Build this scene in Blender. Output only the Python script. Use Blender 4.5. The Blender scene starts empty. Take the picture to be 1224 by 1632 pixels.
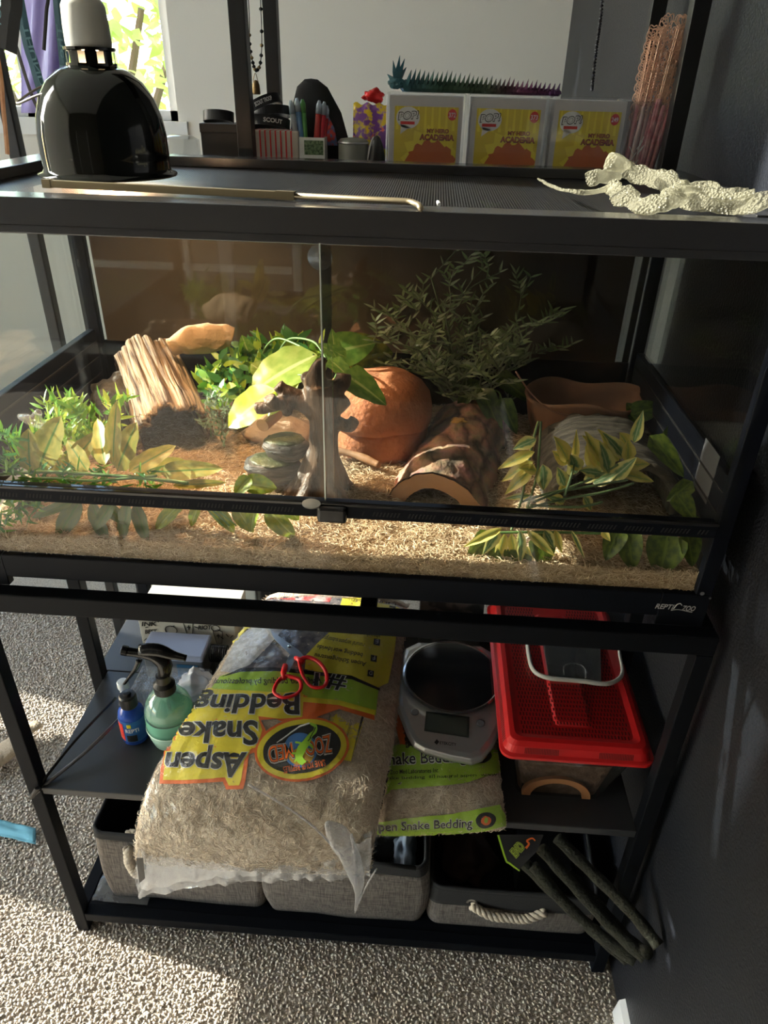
import bpy, bmesh, math, random
import numpy as np
from mathutils import Vector, Matrix, noise
from mathutils.bvhtree import BVHTree
random.seed(7); rnd = random.Random(7); nrs = np.random.RandomState(5)
scene = bpy.context.scene
COL = scene.collection
PI = math.pi
# ------------------------------------------------------------------ camera
CAM = Vector((0.5634, -0.6703, 1.3161)); YAW, PIT, ROL, FPX = -0.0526, 0.5434, 0.0272, 1138.0
_f = Vector((math.sin(YAW)*math.cos(PIT), math.cos(YAW)*math.cos(PIT), -math.sin(PIT)))
_r = Vector((math.cos(YAW), -math.sin(YAW), 0)); _u = _r.cross(_f)
RR = _r*math.cos(ROL) + _u*math.sin(ROL); UU = _u*math.cos(ROL) - _r*math.sin(ROL); FF = _f
cd = bpy.data.cameras.new('camera'); cam = bpy.data.objects.new('camera', cd); COL.objects.link(cam)
M = Matrix((RR, UU, -FF)).transposed().to_4x4(); M.translation = CAM; cam.matrix_world = M
cd.sensor_fit = 'VERTICAL'; cd.sensor_height = 36; cd.sensor_width = 27; cd.lens = 36*FPX/1632
cd.clip_start = .02; cd.clip_end = 200
scene.camera = cam
# ------------------------------------------------------------------ light
scene.view_settings.view_transform = 'Standard'; scene.view_settings.look = 'None'
scene.view_settings.gamma = 1; scene.view_settings.use_curve_mapping = False
scene.view_settings.exposure = 0.9
world = bpy.data.worlds.new('world'); scene.world = world; world.use_nodes = True
wn = world.node_tree; wn.nodes.clear()
wo = wn.nodes.new('ShaderNodeOutputWorld'); wb = wn.nodes.new('ShaderNodeBackground'); ws = wn.nodes.new('ShaderNodeTexSky')
ws.sky_type = 'NISHITA'; ws.sun_disc = False; ws.sun_elevation = math.radians(25); ws.sun_rotation = math.radians(-79); ws.altitude = 100
wb.inputs['Strength'].default_value = 0.80
wn.links.new(ws.outputs[0], wb.inputs[0]); wn.links.new(wb.outputs[0], wo.inputs[0])
sl = bpy.data.lights.new('sun', 'SUN'); sl.energy = 11; sl.angle = math.radians(.6); sl.color = (1, .93, .82)
sun = bpy.data.objects.new('sun', sl); COL.objects.link(sun)
SUND = Vector((1, -.2, -.47)).normalized()
sun.rotation_euler = SUND.to_track_quat('-Z', 'Y').to_euler()
sun.location = (-3, .5, 3)

# ------------------------------------------------------------------ pixels to points
def ray(px, py): return (RR*((px-612)/FPX) - UU*((py-816)/FPX) + FF)
def at(px, py, x=None, y=None, z=None):
    d = ray(px, py)
    if x is not None: t = (x-CAM.x)/d.x
    elif y is not None: t = (y-CAM.y)/d.y
    else: t = (z-CAM.z)/d.z
    return CAM + d*t
def pxm(p): return (Vector(p)-CAM).dot(FF)/FPX        # metres per pixel at p

# ------------------------------------------------------------------ objects
BASE = {}
def tagp(o, label=None, cat=None, group=None, kind=None):
    if label: o['label'] = label
    if cat: o['category'] = cat
    if group: o['group'] = group
    if kind: o['kind'] = kind
    return o
def thing(name, label, cat, base, group=None, kind=None):
    o = bpy.data.objects.new(name, None); COL.objects.link(o); o.location = base
    o.empty_display_size = .02
    BASE[o.name] = Vector(base); return tagp(o, label, cat, group, kind)
class G:
    def __init__(s): s.v = []; s.f = []
    def add(s, vs, fs):
        n = len(s.v); s.v += [tuple(p) for p in vs]; s.f += [tuple(i+n for i in f) for f in fs]; return s
    def box(s, x0, y0, z0, x1, y1, z1):
        return s.add([(x0,y0,z0),(x1,y0,z0),(x1,y1,z0),(x0,y1,z0),(x0,y0,z1),(x1,y0,z1),(x1,y1,z1),(x0,y1,z1)],
                     [(0,3,2,1),(4,5,6,7),(0,1,5,4),(1,2,6,5),(2,3,7,6),(3,0,4,7)])
    def obox(s, c, h, mat=None):
        m = mat or Matrix.Identity(3); c = Vector(c); vs = []
        for k in ((-1,-1,-1),(1,-1,-1),(1,1,-1),(-1,1,-1),(-1,-1,1),(1,-1,1),(1,1,1),(-1,1,1)):
            vs.append(c + m @ Vector((k[0]*h[0], k[1]*h[1], k[2]*h[2])))
        return s.add(vs, [(0,3,2,1),(4,5,6,7),(0,1,5,4),(1,2,6,5),(2,3,7,6),(3,0,4,7)])
    def tube(s, pts, r, n=8, flat=1.0, cap=True, up=None):
        pts = [Vector(p) for p in pts]; N = len(pts)
        rs = r if isinstance(r, (list, tuple)) else [r]*N
        vs = []; a = None
        for i, p in enumerate(pts):
            t = (pts[min(i+1, N-1)] - pts[max(i-1, 0)])
            if t.length < 1e-9: t = Vector((0,0,1))
            t.normalize()
            if up is not None: a = Vector(up).cross(t)
            elif a is None: a = t.orthogonal()
            a = (a - t*a.dot(t))
            if a.length < 1e-6: a = t.orthogonal()
            a.normalize(); b = t.cross(a)
            for k in range(n):
                w = 2*PI*k/n; vs.append(p + a*(math.cos(w)*rs[i]) + b*(math.sin(w)*rs[i]*flat))
        fs = [(i*n+k, i*n+(k+1)%n, (i+1)*n+(k+1)%n, (i+1)*n+k) for i in range(N-1) for k in range(n)]
        if cap: fs += [tuple(range(n-1, -1, -1)), tuple((N-1)*n+k for k in range(n))]
        return s.add(vs, fs)
    def lathe(s, prof, c=(0,0,0), n=32, sx=1, sy=1, mat=None, fn=None, ring=False):
        c = Vector(c); m = mat or Matrix.Identity(3); vs = []
        for r, z in prof:
            for k in range(n):
                w = 2*PI*k/n; q = Vector((r*math.cos(w)*sx, r*math.sin(w)*sy, z))
                if fn: q = fn(q)
                vs.append(c + m @ q)
        N = len(prof)
        fs = [(i*n+k, i*n+(k+1)%n, (i+1)*n+(k+1)%n, (i+1)*n+k) for i in range(N-1) for k in range(n)]
        if ring or (N > 2 and min(p[0] for p in prof) > .5*max(p[0] for p in prof)):
            fs += [((N-1)*n+k, (N-1)*n+(k+1)%n, (k+1)%n, k) for k in range(n)]; return s.add(vs, fs)
        if prof[0][0] > 1e-5: fs.append(tuple(range(n-1, -1, -1)))
        if prof[-1][0] > 1e-5: fs.append(tuple((N-1)*n+k for k in range(n)))
        return s.add(vs, fs)
    def grid(s, fn, nu, nv, closeu=False):
        vs = [fn(i/nu, j/nv) for j in range(nv+1) for i in range(nu + (0 if closeu else 1))]
        W = nu if closeu else nu+1
        fs = [(j*W+i, j*W+(i+1) % W, (j+1)*W+(i+1) % W, (j+1)*W+i) for j in range(nv) for i in range(nu)]
        return s.add(vs, fs)
    def poly(s, pts): return s.add(pts, [tuple(range(len(pts)))])
    def prism(s, pts, d):
        pts = [Vector(p) for p in pts]; d = Vector(d); n = len(pts)
        return s.add(pts + [p+d for p in pts], [tuple(range(n-1,-1,-1)), tuple(range(n, 2*n))] + [(i, (i+1)%n, n+(i+1)%n, n+i) for i in range(n)])
    def build(s, name, mat, parent=None, bevel=0, smooth=False, seg=2, solid=0, sub=0, remesh=0, root=None, decim=0):
        me = bpy.data.meshes.new(name)
        if parent is not None: off = BASE[parent.name]
        elif root is not None: off = Vector(root)
        else:
            a = np.array(s.v); off = Vector(((a[:,0].min()+a[:,0].max())/2, (a[:,1].min()+a[:,1].max())/2, a[:,2].min()))
        me.from_pydata([(p[0]-off.x, p[1]-off.y, p[2]-off.z) for p in s.v], [], s.f); me.update()
        bm = bmesh.new(); bm.from_mesh(me); bmesh.ops.recalc_face_normals(bm, faces=bm.faces); bm.to_mesh(me); bm.free()
        o = bpy.data.objects.new(name, me); COL.objects.link(o); me.materials.append(mat)
        if parent is not None: o.parent = parent
        else: o.location = off
        BASE[o.name] = off
        if smooth:
            for p in me.polygons: p.use_smooth = True
        if remesh:
            m = o.modifiers.new('r', 'REMESH'); m.mode = 'VOXEL'; m.voxel_size = remesh; m.use_smooth_shade = True
        if sub:
            m = o.modifiers.new('s', 'SUBSURF'); m.levels = sub; m.render_levels = sub
        if solid:
            m = o.modifiers.new('t', 'SOLIDIFY'); m.thickness = solid; m.offset = 0
        if bevel:
            m = o.modifiers.new('b', 'BEVEL'); m.width = bevel; m.segments = seg; m.limit_method = 'ANGLE'
            if not smooth: 
                for p in me.polygons: p.use_smooth = False
        return o
def structure(o): o['kind'] = 'structure'; return o
def smooth_path(pts, n=8):
    P = [Vector(p) for p in pts]; out = []
    for i in range(len(P)-1):
        a = P[max(i-1,0)]; b = P[i]; c = P[i+1]; d = P[min(i+2, len(P)-1)]
        for k in range(n):
            t = k/n
            out.append(.5*((2*b) + (c-a)*t + (2*a-5*b+4*c-d)*t*t + (3*b-a-3*c+d)*t**3))
    out.append(P[-1]); return out
def lerp(a, b, t): return a + (b-a)*t

# ------------------------------------------------------------------ materials
def mat(name, col=(.5,.5,.5), rough=.5, metal=0, spec=.5, noise_=None, bump=None, alpha=None, trans=0, emit=None, coat=0, sheen=0, sss=0, wave=None):
    """noise_=(scale, colour2, contrast) mixes a second colour by noise; bump=(scale, strength, distance)"""
    m = bpy.data.materials.new(name); m.use_nodes = True; nt = m.node_tree; b = nt.nodes['Principled BSDF']
    b.inputs['Base Color'].default_value = (*col, 1); b.inputs['Roughness'].default_value = rough
    b.inputs['Metallic'].default_value = metal; b.inputs['Specular IOR Level'].default_value = spec
    if trans: b.inputs['Transmission Weight'].default_value = trans; b.inputs['IOR'].default_value = 1.3
    if coat: b.inputs['Coat Weight'].default_value = coat; b.inputs['Coat Roughness'].default_value = .1
    if sheen: b.inputs['Sheen Weight'].default_value = sheen
    if sss: b.inputs['Subsurface Weight'].default_value = sss; b.inputs['Subsurface Scale'].default_value = .01
    if emit: b.inputs['Emission Color'].default_value = (*emit[0], 1); b.inputs['Emission Strength'].default_value = emit[1]
    if alpha is not None: b.inputs['Alpha'].default_value = alpha
    tc = nt.nodes.new('ShaderNodeTexCoord')
    def sc(v):
        if isinstance(v, (int, float)): return tc.outputs['Object'], v
        mp = nt.nodes.new('ShaderNodeMapping'); mp.inputs['Scale'].default_value = v; nt.links.new(tc.outputs['Object'], mp.inputs[0]); return mp.outputs[0], 1
    if noise_:
        n = nt.nodes.new('ShaderNodeTexNoise'); o, k = sc(noise_[0]); nt.links.new(o, n.inputs['Vector']); n.inputs['Scale'].default_value = k; n.inputs['Detail'].default_value = 5
        r = nt.nodes.new('ShaderNodeValToRGB'); w = noise_[2] if len(noise_) > 2 else .2
        r.color_ramp.elements[0].position = .5-w; r.color_ramp.elements[1].position = .5+w
        r.color_ramp.elements[0].color = (*col, 1); r.color_ramp.elements[1].color = (*noise_[1], 1)
        nt.links.new(n.outputs[0], r.inputs[0]); nt.links.new(r.outputs[0], b.inputs['Base Color'])
    if bump:
        n2 = nt.nodes.new('ShaderNodeTexNoise'); o, k = sc(bump[0]); nt.links.new(o, n2.inputs['Vector']); n2.inputs['Scale'].default_value = k; n2.inputs['Detail'].default_value = 6
        bp = nt.nodes.new('ShaderNodeBump'); bp.inputs['Strength'].default_value = bump[1]; bp.inputs['Distance'].default_value = bump[2]
        nt.links.new(n2.outputs[0], bp.inputs['Height']); nt.links.new(bp.outputs[0], b.inputs['Normal'])
    return m
def glassy(name, tint=(1,1,1), f0=.04, rough=0.0, haze=0, hazecol=(.8,.8,.8), bump=None):
    """thin clear sheet: lets light straight through, mirrors more at glancing angles"""
    m = bpy.data.materials.new(name); m.use_nodes = True; nt = m.node_tree; nt.nodes.clear()
    N = nt.nodes.new; L = nt.links.new
    out = N('ShaderNodeOutputMaterial'); tr = N('ShaderNodeBsdfTransparent'); tr.inputs[0].default_value = (*tint, 1)
    gl = N('ShaderNodeBsdfGlossy'); gl.inputs['Roughness'].default_value = rough
    lw = N('ShaderNodeLayerWeight'); lw.inputs['Blend'].default_value = .5
    pw = N('ShaderNodeMath'); pw.operation = 'POWER'; pw.inputs[1].default_value = 5; L(lw.outputs['Facing'], pw.inputs[0])
    ml = N('ShaderNodeMath'); ml.operation = 'MULTIPLY_ADD'; ml.inputs[1].default_value = 1-f0; ml.inputs[2].default_value = f0; L(pw.outputs[0], ml.inputs[0])
    mx = N('ShaderNodeMixShader'); L(ml.outputs[0], mx.inputs[0]); L(gl.outputs[0], mx.inputs[2])
    src = tr.outputs[0]
    if haze:
        df = N('ShaderNodeBsdfDiffuse'); df.inputs[0].default_value = (*hazecol, 1); m2 = N('ShaderNodeMixShader'); m2.inputs[0].default_value = haze
        L(tr.outputs[0], m2.inputs[1]); L(df.outputs[0], m2.inputs[2]); src = m2.outputs[0]
    L(src, mx.inputs[1]); L(mx.outputs[0], out.inputs[0])
    if bump:
        tc = N('ShaderNodeTexCoord'); n2 = N('ShaderNodeTexNoise'); n2.inputs['Scale'].default_value = bump[0]; n2.inputs['Detail'].default_value = 3
        L(tc.outputs['Object'], n2.inputs['Vector']); bp = N('ShaderNodeBump'); bp.inputs['Strength'].default_value = bump[1]; bp.inputs['Distance'].default_value = bump[2]
        L(n2.outputs[0], bp.inputs['Height']); L(bp.outputs[0], gl.inputs['Normal'])
    return m
BLK = mat('black_powder_coat', (.0045,.0055,.008), .45, spec=.08, bump=(900, .15, .0004))
BLKG = mat('black_gloss', (.008,.008,.009), .12, spec=.6)
ALU = mat('black_anodised', (.0045,.006,.010), .42, spec=.09, bump=(600, .1, .0003))
BPLA = mat('black_plastic', (.014,.014,.015), .35)
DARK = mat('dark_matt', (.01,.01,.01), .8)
GLASS = glassy('clear_glass', (.97,.99,.98), .045)
GLASSF = glassy('front_glass', (.98,.99,.985), .030)
CLEARP = glassy('clear_plastic', (.95,.96,.97), .07, .08, haze=.10, hazecol=(.9,.92,.95), bump=(60, .6, .004))
CHROME = mat('chrome', (.75,.75,.77), .12, 1)
STEEL = mat('brushed_steel', (.55,.55,.56), .3, 1)
WHITE = mat('white_paint', (.84,.84,.82), .45)
CREAM = mat('cream_wall', (.80,.77,.70), .7, noise_=(3, (.78,.75,.68), .3), bump=(120, .15, .002))
def textm(name, c): return mat(name, c, .45)
T_BLACK = textm('print_black', (.012,.012,.012)); T_WHITE = textm('print_white', (.85,.85,.83)); T_YEL = textm('print_yellow', (.85,.72,.03))
T_OR = textm('print_orange', (.85,.16,.02)); T_GRN = textm('print_green', (.38,.62,.03)); T_RED = textm('print_red', (.7,.03,.03)); T_GREY = textm('print_grey', (.35,.35,.36))
T_LIME = textm('print_lime', (.18,.5,.05)); T_BLUE = textm('print_blue', (.05,.2,.55))

# ------------------------------------------------------------------ text & decals
_tc = {}
def text_mesh(s, offset=0, shear=0, sub=0.0):
    key = (s, offset, shear, sub)
    if key in _tc: return _tc[key]
    cu = bpy.data.curves.new('t', 'FONT'); cu.body = s; cu.size = 1; cu.offset = offset; cu.shear = shear; cu.resolution_u = 3; cu.fill_mode = 'FRONT'
    o = bpy.data.objects.new('t', cu); COL.objects.link(o); bpy.context.view_layer.update()
    me = bpy.data.meshes.new_from_object(o.evaluated_get(bpy.context.evaluated_depsgraph_get()))
    bm = bmesh.new(); bm.from_mesh(me); bmesh.ops.triangulate(bm, faces=bm.faces); bmesh.ops.remove_doubles(bm, verts=bm.verts, dist=1e-5)
    if sub:
        for _ in range(4):
            es = [e for e in bm.edges if e.calc_length() > sub]
            if not es: break
            bmesh.ops.subdivide_edges(bm, edges=es, cuts=1); bmesh.ops.triangulate(bm, faces=bm.faces)
    vs = [(v.co.x, v.co.y) for v in bm.verts]; bm.verts.index_update(); fs = [tuple(v.index for v in f.verts) for f in bm.faces]
    bm.free(); bpy.data.objects.remove(o); bpy.data.curves.remove(cu); bpy.data.meshes.remove(me)
    xs = [v[0] for v in vs] or [0, 1]; x0, x1 = min(xs), max(xs)
    _tc[key] = (vs, fs, x0, x1); return _tc[key]
def text_fit(s, fn, offset=0, shear=0, sub=0, g=None, ref=None):
    """lay text so that x runs 0..1 over its width (of `ref` outline-free text) and y 0..1 over cap height; fn(x, y) -> point"""
    vs, fs, x0, x1 = text_mesh(s, offset, shear, sub)
    if offset: _, _, x0, x1 = text_mesh(s, 0, shear, sub)
    g = g or G()
    return g.add([fn((x-x0)/(x1-x0), y/.73) for x, y in vs], fs)
def disc_pts(cx, cy, rx, ry, n=28, rot=0):
    return [(cx + rx*math.cos(2*PI*k/n)*math.cos(rot) - ry*math.sin(2*PI*k/n)*math.sin(rot), cy + rx*math.cos(2*PI*k/n)*math.sin(rot) + ry*math.sin(2*PI*k/n)*math.cos(rot)) for k in range(n)]
def bvh_of(g): return BVHTree.FromPolygons([Vector(p) for p in g.v], g.f)
def caster(bvh, lift, yfall=None):
    def f(px, py):
        d = ray(px, py).normalized(); h = bvh.ray_cast(CAM, d)
        if h[0] is None:
            h2 = bvh.find_nearest(at(px, py, y=yfall if yfall is not None else 0)); p, n = h2[0], h2[1]
        else: p, n = h[0], h[1]
        if n.dot(d) > 0: n = -n
        return p + n*lift
    return f
def fill_px(poly, cast, cell=6, g=None):
    """fill a pixel polygon with a small-celled mesh laid on a surface"""
    bm = bmesh.new(); vs = [bm.verts.new((x, y, 0)) for x, y in poly]; bm.faces.new(vs)
    bmesh.ops.triangulate(bm, faces=bm.faces)
    for _ in range(6):
        es = [e for e in bm.edges if e.calc_length() > cell]
        if not es: break
        bmesh.ops.subdivide_edges(bm, edges=es, cuts=1); bmesh.ops.triangulate(bm, faces=bm.faces)
    bm.verts.index_update(); g = g or G()
    g.add([cast(v.co.x, v.co.y) for v in bm.verts], [tuple(v.index for v in f.verts) for f in bm.faces]); bm.free(); return g
def quad_map(p00, p10, p01, p11, cast=None):
    """unit square -> pixel quad (-> surface)"""
    def f(x, y):
        a = (p00[0]*(1-x)*(1-y) + p10[0]*x*(1-y) + p01[0]*(1-x)*y + p11[0]*x*y, p00[1]*(1-x)*(1-y) + p10[1]*x*(1-y) + p01[1]*(1-x)*y + p11[1]*x*y)
        return cast(*a) if cast else a
    return f
def blob(c, r, seed=0, amp=.15, fr=2.0, n=24, m=14, flatb=None):
    """lumpy closed stone-like ball"""
    c = Vector(c); g = G(); pr = [(math.sin(PI*j/m), -math.cos(PI*j/m)) for j in range(m+1)]
    def fn(q):
        s_ = 1 + amp*noise.noise(q*fr + Vector((seed*3.1, seed, 0))) + amp*.4*noise.noise(q*fr*3 + Vector((seed, 0, seed)))
        q = Vector((q.x*r[0]*s_, q.y*r[1]*s_, q.z*r[2]*s_))
        if flatb is not None and q.z < -flatb: q.z = -flatb
        return q
    pr[0] = (1e-4, -1); pr[-1] = (1e-4, 1)
    g.lathe(pr, c, n, fn=fn); return g
def strands(name, mat_, pts, dirs, L, r, parent=None, stuff=True, root=None):
    """many thin three-sided shavings as one mesh; pts, dirs arrays"""
    n = len(pts); P = np.array(pts); D = np.array(dirs); D /= np.linalg.norm(D, axis=1)[:, None] + 1e-9
    A = np.cross(D, nrs.normal(size=(n,3))); A /= np.linalg.norm(A, axis=1)[:, None] + 1e-9; B = np.cross(D, A)
    Ls = L*(.5+nrs.rand(n))[:, None]; bend = A*Ls*(nrs.rand(n)[:, None]-.5)*.5
    rings = []
    for t, w in ((-.5, .6), (0, 1), (.5, .5)):
        c = P + D*Ls*t + (bend if t == 0 else 0)
        for k in range(3):
            a = 2*PI*k/3; rings.append(c + (A*math.cos(a)*r*1.6 + B*math.sin(a)*r*.7)*w)
    V = np.stack(rings, 1).reshape(-1, 3); F = []
    base = np.arange(n)[:, None]*9
    q = []
    for i in range(2):
        for k in range(3): q.append([i*3+k, i*3+(k+1)%3, (i+1)*3+(k+1)%3, (i+1)*3+k])
    F = (base[:, :, None] + np.array(q)[None]).reshape(-1, 4)
    off = BASE[parent.name] if parent is not None else Vector(root or (0,0,0))
    V = V - np.array(off)
    me = bpy.data.meshes.new(name); me.vertices.add(len(V)); me.vertices.foreach_set('co', V.astype(np.float32).ravel())
    me.loops.add(F.size); me.loops.foreach_set('vertex_index', F.astype(np.int32).ravel())
    me.polygons.add(len(F)); me.polygons.foreach_set('loop_start', np.arange(0, F.size, 4, dtype=np.int32)); me.polygons.foreach_set('loop_total', np.full(len(F), 4, dtype=np.int32))
    me.update(calc_edges=True); me.validate(); me.materials.append(mat_)
    o = bpy.data.objects.new(name, me); COL.objects.link(o)
    if parent is not None: o.parent = parent
    else: o.location = off
    if stuff: o['kind'] = 'stuff'
    return o
# ------------------------------------------------------------------ leaves
_lm = {}
def leaf_mesh(shape, mat_, fold=.25, curl=.15):
    key = (shape, mat_.name, fold, curl)
    if key in _lm: return _lm[key]
    N = 9; vs = []
    for i in range(N+1):
        t = i/N
        if shape == 'lance': w = math.sin(PI*t**.8)**.9*(1-.25*t)
        elif shape == 'oval': w = math.sin(PI*t**.72)**.62
        elif shape == 'round': w = math.sin(PI*t**.85)**.45
        elif shape == 'heart': w = (math.sin(PI*min(1, t*.93+.07)**.55)**.7) if t < 1 else 0
        else: w = math.sin(PI*t)**.8
        if i in (0, N): w = .02
        for k in (-1, -.5, 0, .5, 1):
            x = k*w*.5; y = t + (-.10*abs(k)*(1-t)**3 if shape == 'heart' else 0)
            z = -curl*t*t + fold*abs(k)*w*.5 + .02*math.sin(t*19+k*2)*abs(k)
            vs.append((x, y, z))
    fs = [(i*5+k, i*5+k+1, (i+1)*5+k+1, (i+1)*5+k) for i in range(N) for k in range(4)]
    me = bpy.data.meshes.new('leaf'); me.from_pydata(vs, [], fs); me.materials.append(mat_)
    for p in me.polygons: p.use_smooth = True
    uv = me.uv_layers.new(name='leaf')
    for p in me.polygons:
        for li in p.loop_indices:
            vi = me.loops[li].vertex_index; uv.data[li].uv = (((vi % 5)-2)/2, (vi//5)/N)
    _lm[key] = me; return me
def leafmat(name, c1, c2, edge=None, vein=None, rough=.4):
    """c1 blade, c2 mottling; edge = colour towards the rim, vein = colour of the midrib"""
    m = bpy.data.materials.new(name); m.use_nodes = True; nt = m.node_tree; b = nt.nodes['Principled BSDF']; N = nt.nodes.new; L = nt.links.new
    uv = N('ShaderNodeUVMap'); sp = N('ShaderNodeSeparateXYZ'); L(uv.outputs[0], sp.inputs[0]); ab = N('ShaderNodeMath'); ab.operation = 'ABSOLUTE'; L(sp.outputs[0], ab.inputs[0])
    tc = N('ShaderNodeTexCoord'); n = N('ShaderNodeTexNoise'); L(tc.outputs['Object'], n.inputs['Vector']); n.inputs['Scale'].default_value = 5; n.inputs['Detail'].default_value = 4
    mix = N('ShaderNodeMix'); mix.data_type = 'RGBA'; mix.inputs[6].default_value = (*c1, 1); mix.inputs[7].default_value = (*c2, 1)
    r0 = N('ShaderNodeMapRange'); r0.inputs[1].default_value = .4; r0.inputs[2].default_value = .6; L(n.outputs[0], r0.inputs[0]); L(r0.outputs[0], mix.inputs[0]); cur = mix.outputs[2]
    if edge:
        ad = N('ShaderNodeMath'); ad.operation = 'MULTIPLY_ADD'; L(n.outputs[0], ad.inputs[0]); ad.inputs[1].default_value = .9; L(ab.outputs[0], ad.inputs[2])
        r1 = N('ShaderNodeMapRange'); r1.inputs[1].default_value = .75; r1.inputs[2].default_value = 1.05; L(ad.outputs[0], r1.inputs[0])
        m2 = N('ShaderNodeMix'); m2.data_type = 'RGBA'; L(r1.outputs[0], m2.inputs[0]); L(cur, m2.inputs[6]); m2.inputs[7].default_value = (*edge, 1); cur = m2.outputs[2]
    if vein:
        r2 = N('ShaderNodeMapRange'); r2.inputs[1].default_value = .05; r2.inputs[2].default_value = .11; r2.inputs[3].default_value = 1; r2.inputs[4].default_value = 0; L(ab.outputs[0], r2.inputs[0])
        m3 = N('ShaderNodeMix'); m3.data_type = 'RGBA'; L(r2.outputs[0], m3.inputs[0]); L(cur, m3.inputs[6]); m3.inputs[7].default_value = (*vein, 1); cur = m3.outputs[2]
    L(cur, b.inputs['Base Color']); b.inputs['Roughness'].default_value = rough
    tl = N('ShaderNodeBsdfTranslucent'); L(cur, tl.inputs[0]); ms = N('ShaderNodeMixShader'); ms.inputs[0].default_value = .3
    L(b.outputs[0], ms.inputs[1]); L(tl.outputs[0], ms.inputs[2]); L(ms.outputs[0], nt.nodes['Material Output'].inputs[0])
    return m
def place_leaf(parent, me, base, tip, width, facing=(0,-.6,1), name='leaf'):
    base = Vector(base); tip = Vector(tip); d = tip-base; L = d.length; d.normalize(); n = Vector(facing); n = (n-d*n.dot(d)).normalized(); s = d.cross(n)
    o = bpy.data.objects.new(name, me); COL.objects.link(o); o.parent = parent
    m = Matrix((s*width, d*L, n*L)).transposed().to_4x4(); m.translation = base - BASE[parent.name]; o.matrix_local = m; return o
def leaf_into(g, shape_w, base, tip, width, facing=(0,-.6,1), fold=.2, curl=.2, n=4):
    base = Vector(base); tip = Vector(tip); d = tip-base; L = d.length; d.normalize(); nn = Vector(facing); nn = (nn-d*nn.dot(d))
    if nn.length < 1e-4: nn = d.orthogonal()
    nn.normalize(); s = d.cross(nn); vs = []
    for i in range(n+1):
        t = i/n; w = math.sin(PI*min(.97, max(.03, t))**shape_w)
        c = base + d*L*t - nn*curl*L*t*t
        vs += [c - s*w*width*.5 + nn*fold*w*width*.5, c, c + s*w*width*.5 + nn*fold*w*width*.5]
    g.add(vs, [(i*3+k, i*3+k+1, (i+1)*3+k+1, (i+1)*3+k) for i in range(n) for k in range(2)])
# ================================================================== the room
def wallmat():
    m = mat('dark_satin_wall', (.012,.0135,.018), .36, spec=.22, noise_=(2.5, (.016,.018,.024), .25), bump=(260, .9, .0016)); return m
WALLD = wallmat()
XW = .945; YB = 1.95; XL = -1.75; YF = -2.5; ZC = 2.9
CARPET = mat('carpet_base', (.42,.37,.31), .95, noise_=(220, (.60,.54,.47), .12), bump=(240, .8, .006))
fl = structure(G().box(XL-.1, YF-.1, -.1, XW+.1, YB+.1, 0).build('floor', CARPET))
structure(G().box(XL-.1, YF-.1, ZC, XW+.1, YB+.1, ZC+.1).build('ceiling', WHITE))
structure(G().box(XW, YF-.1, 0, XW+.1, YB+.1, ZC).build('wall_right', WALLD))
structure(G().box(XL, YF-.1, 0, XW, YF, ZC).build('wall_front', mat('taupe_wall', (.10,.083,.068), .8)))
# back wall with a window opening on its left
wx0, wx1, wz0, wz1 = -1.35, -.285, 1.185, 2.25
g = G(); g.box(wx1, YB, 0, XW, YB+.1, ZC); g.box(XL, YB, 0, wx0, YB+.1, ZC); g.box(wx0, YB, 0, wx1, YB+.1, wz0); g.box(wx0, YB, wz1, wx1, YB+.1, ZC)
structure(g.build('wall_back', CREAM))
g = G(); g.box(wx0, YB-.012, wz0-.05, wx1+.03, YB+.1, wz0); g.box(wx0, YB+.02, wz0, wx1, YB+.06, wz0+.03); g.box(wx0, YB+.02, wz1-.04, wx1, YB+.06, wz1)
g.box(wx1-.03, YB+.02, wz0, wx1, YB+.06, wz1); g.box(wx0, YB+.02, wz0, wx0+.03, YB+.06, wz1); g.box(-.80, YB+.02, wz0, -.77, YB+.06, wz1)
w1 = structure(g.build('window_1', WHITE))
G().box(wx0+.03, YB+.036, wz0+.03, wx1-.03, YB+.040, wz1-.04).build('pane', GLASS, w1)
# glazed left wall: a full height light beside one with an added blind half down to block sun
LZ0, LZ1 = .08, 2.78; la0, la1, lb1 = -2.3, .38, .84
g = G(); g.box(XL-.1, YF-.1, 0, XL, la0, ZC); g.box(XL-.1, lb1, 0, XL, YB+.1, ZC); g.box(XL-.1, la0, 0, XL, lb1, LZ0); g.box(XL-.1, la0, LZ1, XL, lb1, ZC)
structure(g.build('wall_left', CREAM))
g = G(); g.box(XL-.06, la1, LZ0, XL-.01, la1+.04, LZ1); g.box(XL-.06, -1.0, LZ0, XL-.02, -.96, LZ1)
for a, b_ in ((la0, la1), (la1+.04, lb1)):
    g.box(XL-.06, a, LZ0, XL-.02, b_, LZ0+.04); g.box(XL-.06, a, LZ1-.04, XL-.02, b_, LZ1)
w2 = structure(g.build('window_2', WHITE))
G().box(XL-.045, la0, LZ0+.04, XL-.041, la1, LZ1-.04).build('pane', GLASS, w2)
G().box(XL-.045, la1+.04, LZ0+.04, XL-.041, lb1, LZ1-.04).build('pane', GLASS, w2)
ADDED_BLIND = leafmat('added_blind_cloth', (.75,.74,.70), (.75,.74,.70), rough=.9)
t = tagp(G().box(XL+.01, la0, .96, XL+.014, la1-.005, LZ1-.02).build('sun_blocking_blind', ADDED_BLIND), 'unseen pale blind added halfway down the tall window to block sun', 'blind')  # out of view, added so the sun stops short on the floor
cbn = thing('sun_blocking_cabinet', 'unseen white cabinet added by the glazed left wall to block sun', 'cabinet', (-1.62, .535, 0))  # out of view, added to keep sun off the floor and shelf
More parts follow.
